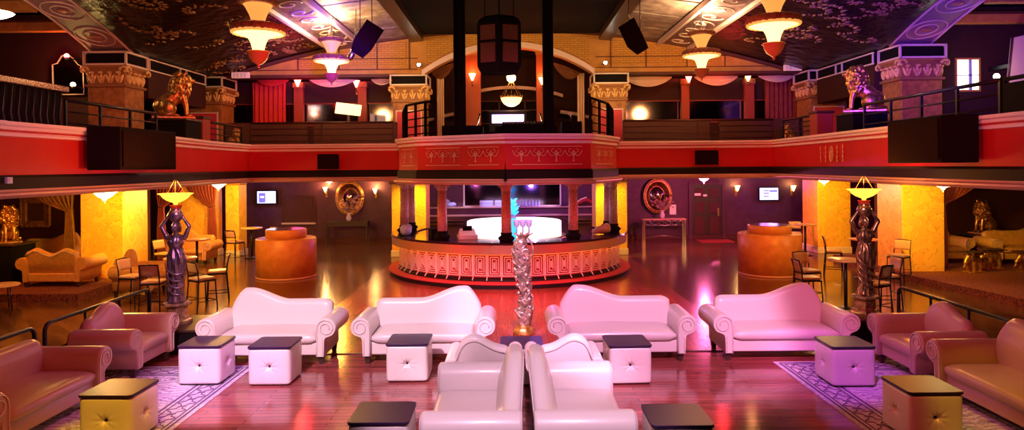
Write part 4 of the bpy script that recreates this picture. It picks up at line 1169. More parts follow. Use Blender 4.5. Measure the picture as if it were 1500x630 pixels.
# ================================================================== LIONS
def make_lion():
    """seated lion looking along +x"""
    r=thing('lion_statue','x','statue')
    b=MB()
    b.ell((-.26,0,.24),(.24,.19,.23)); b.cap((-.25,0,.28),(.06,0,.58),.19,.17); b.ell((.08,0,.55),(.17,.16,.24))
    b.cap((.08,0,.66),(.16,0,.84),.13,.11)
    b.ell((.19,0,.90),(.135,.12,.12)); b.cap((.25,0,.875),(.345,0,.855),.07,.052); b.cap((.25,0,.82),(.32,0,.805),.045,.035)
    b.ell((.385,0,.875),(.022,.03,.018))
    for s in (-1,1):
        b.ell((.27,s*.055,.925),(.03,.025,.022)); b.ell((.12,s*.10,.985),(.025,.03,.04))
        b.cap((.14,s*.10,.50),(.20,s*.10,.26),.075,.052); b.cap((.20,s*.10,.26),(.215,s*.10,.05),.052,.042)
        b.ell((.26,s*.10,.035),(.08,.05,.038))
        for q in (-1,0,1): b.ell((.33,s*.10+q*.026,.025),(.022,.015,.024))
        b.ell((-.17,s*.16,.2),(.17,.085,.17)); b.cap((-.1,s*.17,.1),(-.22,s*.17,.05),.05,.045); b.cap((-.22,s*.17,.045),(-.02,s*.18,.04),.045,.04)
        b.ell((.02,s*.18,.03),(.055,.042,.032))
    b.tube([(-.45,.0,.1),(-.52,.1,.05),(-.45,.22,.04),(-.28,.27,.04),(-.15,.27,.05)],[.03,.028,.025,.025,.04],10)
    blob(b,'body',M['gold'],.014,3,r)
    b=MB(); random.seed(21)
    b.ell((.06,0,.72),(.185,.185,.26)); b.ell((.10,0,.90),(.13,.15,.15))
    for k in range(170):
        a=random.uniform(0,2*PI); z=random.uniform(.42,1.03)
        rr=.215*math.sin(PI*min(1,max(.12,(1.10-z)/.85)))**.6
        x=.06+.06*(z-.5)+rr*math.cos(a); y=rr*math.sin(a)
        if x>.20 and z>.80 and abs(y)<.11: continue
        b.ell((x,y,z),(.040,.040,.066),7,5,rot=Matrix.Rotation(random.uniform(-.7,.7),4,'X')@Matrix.Rotation(random.uniform(-.7,.7),4,'Y'))
    blob(b,'mane',M['gold'],.014,1,r)
    MB().box(-.5,.4,-.26,.3,-.05,.005).build('plinth',M['gold'],r,bevel=.01)
    return r
lion=make_lion(); GL='gilded seated lion statues'
lion.location=(-7.85,16.0,4.23); lion['label']='gilded seated lion looking right on the left balcony corner'; lion['group']=GL; lion.rotation_euler=(0,0,.4)
dup(lion,(8.15,15.9,4.23),PI-.4,'gilded seated lion looking left on the right balcony corner',GL)
dup(lion,(-12.75,17.3,1.23),-.9,'curly gilded lion at the far left edge beside the gold-lit sofa',GL,.85)
dup(lion,(14.05,20.35,.93),PI+.3,'gilded lion on the dark stand between the gold-lit armchair and sofa at right',GL,.9)
dup(lion,(8.35,20.6,3.75),PI,'small gilded lion figure at the right end of the back balcony',GL,.45)
dup(lion,(-8.35,20.6,3.75),0,'small gilded lion figure at the left end of the back balcony',GL,.45)
def stand(x,y,z0,z1,w,label,m='black'):
    r=thing('pedestal',label,'pedestal',(x,y,z0)); h=z1-z0
    MB().box(-w/2,w/2,-w/2,w/2,0,h-.05).build('body',M[m],r,bevel=.015); MB().box(-w/2-.03,w/2+.03,-w/2-.03,w/2+.03,h-.05,h).build('top',M['darkwood'],r,bevel=.01)
stand(-7.85,16.0,3.06,4.17,.8,'dark pedestal under the gilded lion on the left balcony')
stand(8.15,15.9,3.06,4.17,.8,'dark pedestal under the gilded lion on the right balcony')
stand(-12.8,17.3,.18,1.18,.85,'black pedestal under the curly lion at the far left edge')
stand(14.05,20.35,.18,.88,.9,'black pedestal under the lion beside the gold-lit armchair')
stand(8.35,20.6,3.06,3.72,.42,'small dark pedestal under the small lion at the right back balcony')
stand(-8.35,20.6,3.06,3.72,.42,'small dark pedestal under the small lion at the left back balcony')
# red posts at the balcony corners
for x,y,lab in ((-7.5,16.9,'left'),(7.42,16.9,'right')):
    r=thing('newel_post','red square newel post at the %s balcony corner behind the lion'%lab,'post',(x+(-.25 if x<0 else .25),y,3.06))
    MB().box(-.2,.2,-.2,.2,0,1.18).build('shaft',M['stonered'],r,bevel=.01); MB().box(-.23,.23,-.23,.23,1.18,1.24).build('cap',M['darkwood'],r,bevel=.01)

# elephant tables
def make_elephant():
    r=thing('elephant_table','x','table')
    b=MB(); b.ell((0,0,.34),(.2,.14,.14)); b.ell((-.2,0,.38),(.11,.1,.11))
    for sx in (-1,1):
        for sy in (-1,1): b.cap((sx*.12,sy*.085,.28),(sx*.12,sy*.085,.04),.055,.048)
    b.tube([(-.27,0,.36),(-.33,0,.28),(-.34,0,.18),(-.38,0,.13),(-.42,0,.16)],[.05,.04,.032,.026,.02],10)
    for s in (-1,1): b.tube([(-.27,s*.05,.31),(-.34,s*.06,.27),(-.37,s*.06,.3)],[.014,.012,.006],6)
    b.tube([(.2,0,.36),(.24,0,.28),(.23,0,.2)],.012,6)
    blob(b,'body',M['gold'],.014,3,r)
    for s in (-1,1): MB().ell((-.15,s*.11,.37),(.085,.015,.10),14,8).build('ear',M['gold'],r)
    MB().box(-.19,.19,-.15,.15,.44,.5).build('saddle',M['gold'],r,bevel=.02)
    MB().box(-.3,.26,-.2,.2,.5,.53).build('tabletop',M['darkwood'],r,bevel=.01)
    MB().box(-.24,.22,-.17,.17,0,.03).build('plinth',M['gold'],r,bevel=.008)
    return r
el=make_elephant(); el.location=(12.72,18.1,.18); el['label']='gilded elephant side table nearer the small gold-lit armchair'; el['group']='gilded elephant side tables'
dup(el,(13.25,17.55,.18),.1,'gilded elephant side table nearer the right edge, before the gold-lit sofa','gilded elephant side tables')
dup(el,(11.85,17.55,.18),.4,'gilded elephant side table against the front of the small gold-lit armchair','gilded elephant side tables')
r=thing('chest','carved dark chest between the gold-lit sofa and loveseat at left','chest',(-9.55,18.3,.0)) if False else None

# ================================================================== CHANDELIERS
def make_chand():
    r=thing('chandelier','x','chandelier')
    MB().lathe([(.29,.62),(.345,.65),(.355,.69),(.33,.74),(.2,.76)],96,flute=(16,.04)).build('upper_shade_rim',M['chrim'],r)
    MB().lathe([(.09,.16),(.11,.3),(.16,.44),(.22,.56),(.30,.68)],48,flute=(24,.03),caps=False).build('upper_shade',M['chshade'],r)
    MB().lathe([(.44,.09),(.485,.11),(.50,.16),(.48,.22),(.40,.25),(.25,.24),(.12,.22)],108,flute=(18,.035)).build('tier_rim',M['chrim'],r)
    MB().lathe([(.095,-.28),(.11,-.2),(.135,-.1),(.18,-.01),(.28,.03),(.44,.09),(.40,.145),(.2,.15)],104,flute=(26,.025),caps=False).build('lower_shade',M['chcone'],r)
    MB().lathe([(.43,.10),(.45,.06),(.475,.07),(.485,.11)],104,flute=(26,.03)).build('bead_fringe',M['chshade'],r)
    MB().lathe([(.12,-.27),(.205,-.26),(.215,-.275),(.19,-.29),(.175,-.36),(.13,-.44),(.07,-.49),(.03,-.51),(.02,-.53),(.025,-.56),(.001,-.58)],32).build('cup',M['chcup'],r)
    b=MB().lathe([(.02,.72),(.02,1.3)],8)
    for k in range(3): a=2*PI*k/3; b.tube([(.28*math.cos(a),.28*math.sin(a),.72),(.02*math.cos(a),.02*math.sin(a),1.05)],.006,5)
    b.build('rod',M['blackm'],r)
    MB().lathe([(.02,1.28),(.05,1.27),(.06,1.3)],16).build('hook_plate',M['blackm'],r)
    return r
ch=make_chand(); GCh='two-tier scalloped chandeliers'
CH=[((380,46),12.9,'large two-tier chandelier nearest at the upper left'),((487,88),19.2,'smaller two-tier chandelier farther back at the upper left'),
    ((1135,34),12.9,'large two-tier chandelier nearest at the upper right'),((1029,80),18.2,'smaller two-tier chandelier farther back at the upper right'),]
for i,(px,d,lab) in enumerate(CH):
    p=P(px[0],px[1],d); p.z-=.12; o=ch if i==0 else dup(ch,p,i*.3,lab,GCh); o.location=p; o['label']=lab; o['group']=GCh
    light('POINT','chandelier_light',(p.x,p.y,p.z+.42),(1,.50,.16),90 if d<15 else 110,size=.2)
    light('POINT','chandelier_light',(p.x,p.y+.75,p.z-.5),(1,.45,.14),60,size=.2)
    light('POINT','chandelier_uplight',(p.x,p.y,p.z+.95),(1,.62,.30),(60 if d<15 else 330),size=.15)
# gallery pendant cut by the upper left edge
def pendant(loc,label,cat='lamp',m='warmw',s=1,drop=.3):
    r=thing('pendant_lamp',label,cat,loc,0); 
    MB().lathe([(.001,-.10*s),(.06*s,-.09*s),(.16*s,-.05*s),(.25*s,.0),(.27*s,.02*s),(.25*s,.03*s)],32,flute=(12,.03)).build('shade',M[m],r)
    MB().lathe([(.26*s,.03*s),(.15*s,.06*s),(.05*s,.12*s),(.02*s,.16*s)],24).build('cap',M['gold'],r)
    MB().tube([(0,0,.12*s),(0,0,drop)],.008,6).build('chain',M['blackm'],r)
p=P(-6,20,14.0); pendant(p,'bright pendant lamp cut by the upper left edge of the picture',s=1.25,drop=1.5); light('POINT','pendant_light',(p.x,p.y,p.z-.3),(1,.5,.2),30,size=.1)

# shell ceiling lamps under the balcony
def shell(px,py,d,label,m='shell',s=1,e=50,col=(1,.55,.16)):
    p=P(px,py,d); p.z=2.655
    r=thing('ceiling_lamp',label,'lamp',p,0,'scalloped glass ceiling lamps under the balcony')
    MB().lathe([(.001,-.27*s),(.03*s,-.26*s),(.05*s,-.22*s),(.10*s,-.20*s),(.16*s,-.14*s),(.18*s,-.12*s),(.27*s,-.07*s),(.31*s,-.03*s),(.30*s,-.02)],48,flute=(16,.05)).build('glass_shade',M[m],r)
    MB().lathe([(.16*s,-.03),(.16*s,0)],24).build('mount',M['gold'],r)
    MB().ell((0,0,-.28*s),(.02,.02,.03),10,8).build('finial',M['gold'],r)
    light('POINT','ceiling_lamp_light',(p.x,p.y-.0,p.z-.42*s),col,e,size=.12)
    return p
shell(153,285,13.6,'scalloped white ceiling lamp above the left gold-lit loveseat',e=110)
shell(320,274,20.5,'scalloped white ceiling lamp before the narrow yellow column',e=150)
shell(1207,266,19.6,'scalloped white ceiling lamp above the far right high table',e=110,s=.9)
shell(1381,276,15.4,'scalloped white ceiling lamp above the right gold-lit armchair',e=110)
shell(1031,265,24.0,'pink glowing ceiling lamp in front of the dark back door','pinkglow',e=320,col=(1,.12,.35),s=1.0)
shell(482,271,24.4,'scalloped white ceiling lamp left of the left oval mirror',e=35,s=.8)
# wall torches
def sconce(px,py,d,label,m='warm',e=14,col=(1,.5,.15),y=None,s=1,group='wall sconces'):
    p=P(px,py,d)
    r=thing('wall_sconce',label,'lamp',p,0,group)
    MB().lathe([(.02*s,-.1*s),(.05*s,-.02*s),(.09*s,.08*s),(.10*s,.1*s)],16,flute=(8,.06)).build('shade',M[m],r)
    MB().tube([(0,.0,-.1*s),(0,.02,-.22*s),(0,.12*s,-.26*s),(0,.16*s,-.14*s)],.018*s,8).build('arm',M['gold'],r)
    MB().box(-.05*s,.05*s,.14*s,.17*s,-.3*s,.06*s).build('backplate',M['gold'],r,bevel=.01)
    light('POINT','sconce_light',(p.x,p.y-.1,p.z+.16*s),col,e,size=.06)
sconce(476,278,27.6,'torch sconce just left of the left oval mirror',e=45)
sconce(549,280,27.6,'torch sconce just right of the left oval mirror',e=55)
sconce(1080,276,27.6,'flame-shaped sconce on the plum wall, left of the right television',e=16,s=1.1)
sconce(1162,276,27.6,'flame-shaped sconce on the plum wall, right of the right television',e=16,s=1.1)
for px,py,lab,mm,cc,d in ((437,122,'red gallery sconce beside the red curtain','redglow',(1,.10,.05),24.9),(523,123,'red gallery sconce left of the left red-panel pillar','redglow',(1,.10,.05),24.9),
    (1010,116,'red gallery sconce on the post right of the centre','redglow',(1,.10,.05),24.9),(1097,114,'orange gallery sconce on the far right post','warm',(1,.3,.1),24.9),
    (693,113,'amber lantern sconce on the left red alcove post','warm',(1,.3,.06),24.85),(795,119,'amber lantern sconce on the right red alcove post','warm',(1,.3,.06),24.85)):
    sconce(px,py,d,lab,mm,22 if mm=='redglow' else 16,cc,s=1.25)
# small flood spots on the frieze
for px,py,lab in ((615,95,'tiny bright floodlight above the left red-panel pillar'),(888,92,'tiny bright floodlight above the right red-panel pillar')):
    p=P(px,py,23.1)
    r=thing('floodlight',lab,'lamp',p); MB().box(-.08,.08,-.02,.12,-.06,.06).build('housing',M['blackm'],r,bevel=.01); MB().ell((0,-.03,0),(.06,.03,.05),14,8).build('bulb',M['spot'],r)
    MB().tube([(0,.08,0),(0,.28,0)],.015,6).build('bracket',M['blackm'],r)
for px,py,lab in ((353,110,'left'),(1163,99,'right')):
    p=P(px,py,23.0); r=thing('exit_sign','small pale lit sign box at the %s end of the frieze'%lab,'sign',p)
    MB().box(-.3,.3,0,.09,-.1,.1).build('box',M['exitsign'],r,bevel=.01); b=MB()
    for k in range(4): b.box(-.24+.12*k,-.16+.12*k,-.008,0,-.06,.06)
    b.build('lettering',M['paper'],r); MB().box(-.03,.03,.09,.42,-.03,.03).build('bracket',M['blackm'],r)
# ================================================================== UPPER GALLERY
def part_wall(x0,x1,nm):
    r=thing('gallery_wall','maroon gallery wall with a long low mirror, %s of the centre arch'%nm,'wall',((x0+x1)/2,25.3,3.06)); r['kind']='structure'
    w=(x1-x0)/2
    MB().box(-w,w,0,.1,0,3.15).build('wall_body',M['wallup'],r)
    MB().box(-w+.1,w-.1,-.03,0,1.55,2.3).build('mirror_strip',M['mirrord'],r)
    MB().box(-w+.05,w-.05,-.07,0,1.5,1.55).box(-w+.05,w-.05,-.07,0,2.3,2.34).build('mirror_ledge',M['stonered'],r)
part_wall(-10.9,-3.4,'left'); part_wall(3.3,10.6,'right')
def gpost(px,w,d,label,z1=6.15):
    p=P(px,120,d); r=thing('gallery_post',label,'post',(p.x,d,3.06)); r['kind']='structure'
    MB().box(-w/2,w/2,-.1,.1,0,z1-3.06).build('shaft',M['postred'],r,bevel=.015)
    MB().box(-w/2-.03,w/2+.03,-.13,.13,0,.25).build('base',M['wallbrown'],r,bevel=.01)
    MB().box(-w/2-.03,w/2+.03,-.13,.13,z1-3.06-.2,z1-3.06-.02).build('capital',M['stone'],r,bevel=.01)
gpost(439,.34,25.05,'red gallery post beside the red curtain'); gpost(532,.32,25.05,'red gallery post left of the left red-panel pillar')
gpost(1004,.30,25.05,'red gallery post right of the right red-panel pillar'); gpost(1098,.34,25.05,'red gallery post near the right end of the gallery')
gpost(693,.62,25.1,'wide red post with lantern left of the centre alcove',7.3); gpost(795,.42,25.1,'wide red post with lantern right of the centre alcove',7.3)
def curtain(px0,px1,d,z0,z1,n,label,m,amp=.05):
    x0=(px0-750)*d/1000; x1=(px1-750)*d/1000
    b=MB().grid(lambda u,v:((x0+(x1-x0)*u)-(x0+x1)/2,amp*math.sin(2*PI*n*u+.6*math.sin(3*v))*(.7+.3*v),z0+(z1-z0)*(1-v)),n*10,14)
    o=b.build('curtain',m,solid=.015); o.location=((x0+x1)/2,d,0); tag(o,label,'curtain'); return o
curtain(371,419,24.6,4.0,6.12,7,'bright red hanging curtain at the left end of the gallery',M['drape_red'])
curtain(1122,1168,24.6,4.0,6.12,7,'dark maroon curtain at the right end of the gallery',M['drape'])
curtain(641,651,24.3,3.3,6.3,3,'pale slim curtain left inside the centre arch',M['drape_c'],.04)
curtain(847,857,24.3,3.3,6.3,3,'pale slim curtain right inside the centre arch',M['drape_c'],.04)
def swag(px0,px1,d,zt,drop,label,m,tilt=0):
    x0=(px0-750)*d/1000; x1=(px1-750)*d/1000; W=x1-x0
    def fn(u,v):
        s=4*u*(1-u)
        return ((u-.5)*W,-.12*math.sin(PI*u)*(1+.25*math.cos(v*18)),-.03-v*drop*(.12+.88*s)+tilt*(u-.5))
    o=MB().grid(fn,28,24).build('swag',m,solid=.012); o.location=((x0+x1)/2,d,zt); tag(o,label,'drapery','draped swag valances'); return o
for px0,px1,dr,lab,m in ((378,424,.22,'swag valance above the bright red gallery curtain','drape_red'),(455,522,.28,'swag valance between the two left gallery posts','drape_c'),(545,577,.22,'swag valance next to the left red-panel pillar','drape_c'),
    (914,985,.36,'swag valance right of the right red-panel pillar','drape_c'),(1018,1082,.34,'swag valance between the two right gallery posts','drape_c'),(1112,1164,.24,'swag valance above the dark maroon gallery curtain','drape_c')):
    swag(px0,px1,24.0,6.14,dr,lab,M[m])
swag(634,668,24.0,6.55,.42,'gold swag on the left inside the centre arch',M['drape_g'],.35)
swag(812,850,24.0,6.5,.42,'gold swag on the right inside the centre arch',M['drape_g'],-.35)
# centre alcove back: dark shelf wall with arch trim
r=thing('alcove_screen','dark shelved screen under a pale arched trim at the back of the gallery','screen',(.0,26.6,3.06)); r['kind']='structure'
MB().box(-1.5,1.6,0,.15,0,2.5).build('screen_body',M['black'],r)
b=MB()
for z in (.6,1.1,1.6,2.1,2.46): b.box(-1.4,1.5,-.12,0,z,z+.04)
for x in (-1.5,-.5,.5,1.56): b.box(x,x+.05,-.12,0,0,2.5)
b.build('shelf',M['wallbrown'],r)
b=MB(); R=6
rings=[]
for k in range(31):
    x=-2.0+4.0*k/30; z=2.95-R+math.sqrt(R*R-x*x); rings.append([(x,-.15,z),(x,-.15,z+.12),(x,0,z+.12),(x,0,z)])
b.loft(rings,False).build('arch_trim',M['archtrim'],r)
for sx,lab in ((-1,'left'),(1,'right')):
    r=thing('stair_handrail','pale curved rail rising outward at the %s of the centre alcove'%lab,'railing',(sx*2.9,26.5,3.06)); r['kind']='structure'
    b=MB().tube([(-sx*1.0,0,1.95) if False else (sx*(1.0-2.0*t),0,1.55+.75*t-.25*t*t) for t in [i/14 for i in range(15)]],.07,8); b.build('rail',M['archtrim'],r)
    MB().box(-1.1,1.1,.1,.2,0,1.5).build('kick_wall',M['wallup'],r)
# glowing violet bar counter in the alcove
r=thing('glowing_counter','small upper bar counter with a glowing violet-white front','bar counter',(-.12,22.6,3.06))
MB().box(-.62,.62,0,.5,0,1.76).build('body',M['black'],r); MB().box(-.53,.53,-.03,0,1.38,1.66).build('glowing_panel',M['violetglow'],r,bevel=.006)
MB().box(-.42,.42,-.045,-.03,1.44,1.62).build('bright_panel',M['whiteglow'],r,bevel=.005)
MB().box(-.7,.7,-.1,.55,1.76,1.80).build('counter_top',M['blackm'],r,bevel=.008)
light('POINT','counter_glow',(-.12,22.2,4.6),(.5,.3,1),8,size=.3)
for sx,lab in ((-1,'left'),(1,'right')):
    r=thing('monitor_stand','slanted chrome stand %s of the glowing upper counter'%lab,'stand',(-.05+sx*1.02,22.3,3.06))
    MB().tube([(sx*.16,0,.9),(-sx*.05,0,1.68)],.035,8).build('strut',M['steel'],r); MB().box(-.2,.2,-.12,.12,0,.92).build('base_box',M['black'],r,bevel=.01)
# empire chandelier in the alcove
r=thing('chandelier','small gold crystal basket chandelier above the glowing counter','chandelier',P(750,140,22.0))
MB().lathe([(.02,-.36),(.12,-.34),(.24,-.26),(.30,-.16),(.33,-.08)],32,flute=(16,.05),caps=False).build('crystal_basket',M['chcone'],r)
MB().lathe([(.33,-.08),(.35,-.06),(.33,-.03)],32).build('ring',M['gold'],r)
b=MB()
for k in range(8): a=PI*k/4; b.tube([(.33*math.cos(a),.33*math.sin(a),-.04),(.05*math.cos(a),.05*math.sin(a),.45)],.006,5)
for k in range(10):
    a=2*PI*k/10; b.cap((.35*math.cos(a),.35*math.sin(a),-.04),(.35*math.cos(a),.35*math.sin(a),.02),.012,.008,6)
b.tube([(0,0,.45),(0,0,3.3)],.01,5); b.build('rods',M['gold'],r)
MB().lathe([(.05,.42),(.14,.5),(.15,.62),(.06,.7)],20).build('top_lantern',M['warm'],r)
p=P(750,140,22.0); light('POINT','chandelier_light',(p.x,p.y,p.z-.6),(1,.5,.12),40,size=.15)
# DJ equipment on the bay
def equip(x,y,w,d,h,label,z0=3.06):
    r=thing('equipment_case',label,'equipment',(x,y,z0))
    MB().box(-w/2,w/2,-d/2,d/2,0,h).build('case',M['black'],r,bevel=.02)
    b=MB()
    for k in range(3): b.box(-w/2-.01,w/2+.01,-d/2-.012,-d/2,h*(.2+.25*k),h*(.2+.25*k)+.015)
    b.build('edge_trim',M['blackm'],r)
    return r
equip(-1.2,16.9,1.0,.6,.95,'black low equipment case on the bay, left of the centre')
equip(-.85,17.9,.9,.5,.85,'black equipment case behind the left bay case')
equip(.35,16.9,1.5,.7,.92,'black mixing desk case on the bay, right of the centre')
equip(1.5,17.2,.5,.5,1.05,'black equipment case at the right end of the bay')
r=thing('mixer','dark audio mixer with pale knobs on the right mixing desk case','mixer',(.35,16.9,3.985))
MB().loft([[(-.6,-.25,0),(.6,-.25,0),(.6,.25,0),(-.6,.25,0)],[(-.58,-.22,.05),(.58,-.22,.05),(.58,.24,.14),(-.58,.24,.14)]],False).build('chassis',M['black'],r,bevel=.01)
b=MB()
for i in range(12):
    for j in range(3): b.lathe([(.012,0),(.012,.03)],8,(-.5+.09*i,-.12+.12*j,.065+.025*j))
b.build('knob',M['steel'],r)
r=thing('desk_lamp','small pale-headed lamp at the right end of the bay','lamp',(1.5,17.2,4.115))
MB().tube([(0,0,0),(0,0,.1),(-.03,-.05,.18)],.012,6).build('neck',M['steel'],r); MB().ell((-.04,-.08,.2),(.07,.05,.04),14,8).build('head',M['paper'],r)
# vertical black truss posts
for px,w,lab in ((673,.21,'left'),(805,.19,'right')):
    x=(px-750)*15.6/1000; r=thing('truss_post','tall black truss post %s of the hanging speaker cluster'%lab,'post',(x,15.9 ,3.06)); h=cz(x,15.9)-3.4-.0
    b=MB()
    for sx in (-1,1):
        for sy in (-1,1): b.tube([(sx*w/2,sy*w/2,0),(sx*w/2,sy*w/2,h)],.03,6)
    b.build('chord',M['black'],r)
    MB().box(-w/2+.01,w/2-.01,-w/2+.01,w/2-.01,0.02,h).build('core',M['speaker'],r)
    MB().box(-w/2-.06,w/2+.06,-w/2-.06,w/2+.06,0,.03).build('base_plate',M['blackm'],r)
    MB().box(-.14,.14,-.14,.14,h,h+.06).build('top_plate',M['blackm'],r)
# speaker cluster
cp=P(733,66,14.2); r=thing('speaker_cluster','black six-sided hanging speaker cluster over the bay','speaker',cp)
hx=[(.52*math.cos(a),.42*math.sin(a)) for a in [-PI/2+PI/3*k for k in range(6)]]
MB().loft([[(x*s_,y*s_,z) for x,y in hx] for s_,z in ((.82,-.60),(.96,-.50),(1,-.46),(1,.40),(.9,.50),(.62,.58))],False).build('housing',M['black'],r)
for k in (0,5):
    A=Vector((*hx[k],0)); B=Vector((*hx[(k+1)%6],0)); n=Vector((A.y-B.y,B.x-A.x,0)).normalized()
    if n.dot((A+B)/2)<0: n=-n
    b=MB()
    for z0,z1 in ((-.40,.0),(.06,.36)):
        p0=A.lerp(B,.16)+n*.012; p1=A.lerp(B,.84)+n*.012
        b.add([(p0.x,p0.y,z0),(p1.x,p1.y,z0),(p1.x,p1.y,z1),(p0.x,p0.y,z1),(p0.x-n.x*.02,p0.y-n.y*.02,z0),(p1.x-n.x*.02,p1.y-n.y*.02,z0),(p1.x-n.x*.02,p1.y-n.y*.02,z1),(p0.x-n.x*.02,p0.y-n.y*.02,z1)],[(0,1,2,3),(4,7,6,5),(0,4,5,1),(1,5,6,2),(2,6,7,3),(3,7,4,0)])
    b.build('grille',M['cluster_mesh'],r)
MB().tube([(0,0,.55),(0,0,1.9)],.02,6).tube([(-.3,0,.5),(-.3,0,1.9)],.012,6).tube([(.3,0,.5),(.3,0,1.9)],.012,6).build('hanging_rod',M['black'],r)
# hanging wedge speakers
def hang_speaker(px,py,d,rot,size,label,up=1.0):
    p=P(px,py,d); r=thing('hanging_speaker',label,'speaker',p); 
    Rm=Matrix.Rotation(rot[2],4,'Z')@Matrix.Rotation(rot[1],4,'Y')@Matrix.Rotation(rot[0],4,'X')
    w,h,dd=size
    MB().loft([[(x*w/2,dd*y/2,z*h/2) for x,y in ((-1,-1),(1,-1),(.7,1),(-.7,1))] for z in (-1,1)],False,T=Rm).build('cabinet',M['speaker'],r,bevel=.015)
    MB().box(-w*.44,w*.44,-dd/2-.015,-dd/2-.002,-h*.46,h*.46,T=Rm).build('grille',M['mesh'],r)
    ztop=cz(p.x,p.y)-p.z-.03
    b=MB()
    for s in (-1,1): b.tube([(s*w*.3,0,h*.2),(s*w*.3,0,ztop)],.012,6)
    b.build('bracket_rod',M['blackm'],r)
hang_speaker(538,58,17.2,(-.5,.55,.3),(.5,.8,.45),'dark tilted speaker hanging by the far left chandelier')
hang_speaker(931,54,17.5,(-.5,-.5,-.4),(.48,.78,.45),'dark tilted speaker hanging left of the far right chandelier')
r=thing('spotlight','small blue-white stage spotlight beside the far left chandelier','lamp',P(517,80,18.2))
MB().lathe([(.05,-.16),(.08,-.1),(.09,.1),(.06,.16)],16,T=Matrix.Rotation(.5,4,'Y')).build('can',M['steel'],r)
MB().tube([(.08,0,.14),(.12,0,1.2)],.01,5).build('hanging_rod',M['blackm'],r)
# fascia speakers
def fsp(px,py,d,w,h,dd,label,rz=0):
    p=P(px,py,d); r=thing('wall_speaker',label,'speaker',p,rz)
    MB().loft([[(x*w/2,y*dd,z) for x,y in ((-1,-1),(1,-1),(.85,0),(-.85,0))] for z in (-h/2,h/2)],False).build('cabinet',M['speaker'],r,bevel=.012)
    MB().box(-w*.44,w*.44,-dd-.012,-dd-.001,-h*.43,h*.43).build('grille',M['mesh'],r)
    MB().box(-.08,.08,-.02,.12,-.05,.05).build('bracket',M['blackm'],r)
    return r
fsp(485,237,19.25,.55,.42,.4,'small black speaker on the back balcony fascia, left of the bay')
fsp(1031,231,19.25,.6,.4,.4,'small black speaker on the back balcony fascia, right of the bay')
for L,d,lab,s in ((2.15,12.15,'large dark loudspeaker hung on the left balcony fascia',-1),(1.75,10.95,'large dark loudspeaker hung on the right balcony fascia',1)):
    x=s*7.02; r=thing('wall_speaker',lab,'speaker',(x-s*.12,d,3.36),0)
    MB().loft([[(s*.0,-L/2,z),(-s*.42,-L/2+.22,z),(-s*.42,L/2-.05,z),(s*.0,L/2,z)] for z in (-.36,.36)],False).build('cabinet',M['speaker'],r,bevel=.015)
    MB().box(*sorted((-s*.422,-s*.44)),-L/2+.28,L/2-.1,-.31,.31).build('grille',M['mesh'],r)
    MB().box(*sorted((0,s*.12)),-.1,.1,-.08,.08).build('bracket',M['blackm'],r)
# ------------------------------------------------------------------ gallery railings
def railing(pts,z0,zt,label,levels=3,step=1.1,m='blackm',panel=None,r0=.022):
    r=thing('gallery_railing',label,'railing',(pts[0][0],pts[0][1],z0)); ox,oy=pts[0]; r['kind']='structure'
    Q=[(x-ox,y-oy) for x,y in pts]; h=zt-z0
    MB().tube([(x,y,h) for x,y in Q],.032,8).build('top_rail',M[m],r)
    b=MB()
    for k in range(1,levels): b.tube([(x,y,h-(h-.55)*k/levels) for x,y in Q],.016,6)
    b.build('mid_rail',M[m],r)
    for (x0,y0),(x1,y1) in zip(Q,Q[1:]):
        L=math.hypot(x1-x0,y1-y0); n=max(1,round(L/step))
        for k in range(n+1):
            t=k/n; MB().box(-r0,r0,-r0,r0,0,h).build('post',M[m],r).location=(x0+(x1-x0)*t,y0+(y1-y0)*t,0)
    if panel:
        b=MB()
        for (x0,y0),(x1,y1) in zip(Q,Q[1:]):
            d=Vector((x1-x0,y1-y0,0)); L=d.length; a=math.atan2(d.y,d.x)
            T=Matrix.Translation((x0,y0,0))@Matrix.Rotation(a,4,'Z')
            b.box(.03,L-.03,.03,.06,.03,panel,T)
        b.build('infill_panel',M['black'],r)
railing([(-7.45,11.4),(-7.5,14.4)],3.06,4.18,'black pipe railing along the left gallery before the lion',3)
railing([(-7.7,17.2),(-7.8,19.7)],3.06,4.2,'black pipe railing behind the left red newel post',4)
railing([(7.45,10.4),(7.5,14.5)],3.06,4.25,'black pipe railing along the right gallery before the lion',3)
railing([(7.45,7.2),(7.45,10.3)],3.06,4.25,'black solid-fronted railing at the near right of the gallery',3,1.1,'black',1.12)
railing([(7.75,17.2),(7.8,19.6)],3.06,4.25,'black slatted railing behind the right red newel post',5)
railing([(-7.6,19.85),(-3.45,19.85)],3.06,4.32,'maroon-panelled railing along the back gallery left of the bay',4,1.9,'railwood',.62)
railing([(3.25,19.85),(7.6,19.85)],3.06,4.3,'maroon-panelled railing along the back gallery right of the bay',4,1.9,'railwood',.62)
railing([(-2.95,18.6),(-2.58,16.75),(-2.0,15.85),(-1.75,15.75)],3.06,4.52,'black slatted railing at the left end of the bay',5,.7,'black',None,.03)
railing([(2.75,18.6),(2.35,16.7),(1.75,15.2)],3.06,4.52,'black slatted railing at the right end of the bay',5,.7,'black',None,.03)
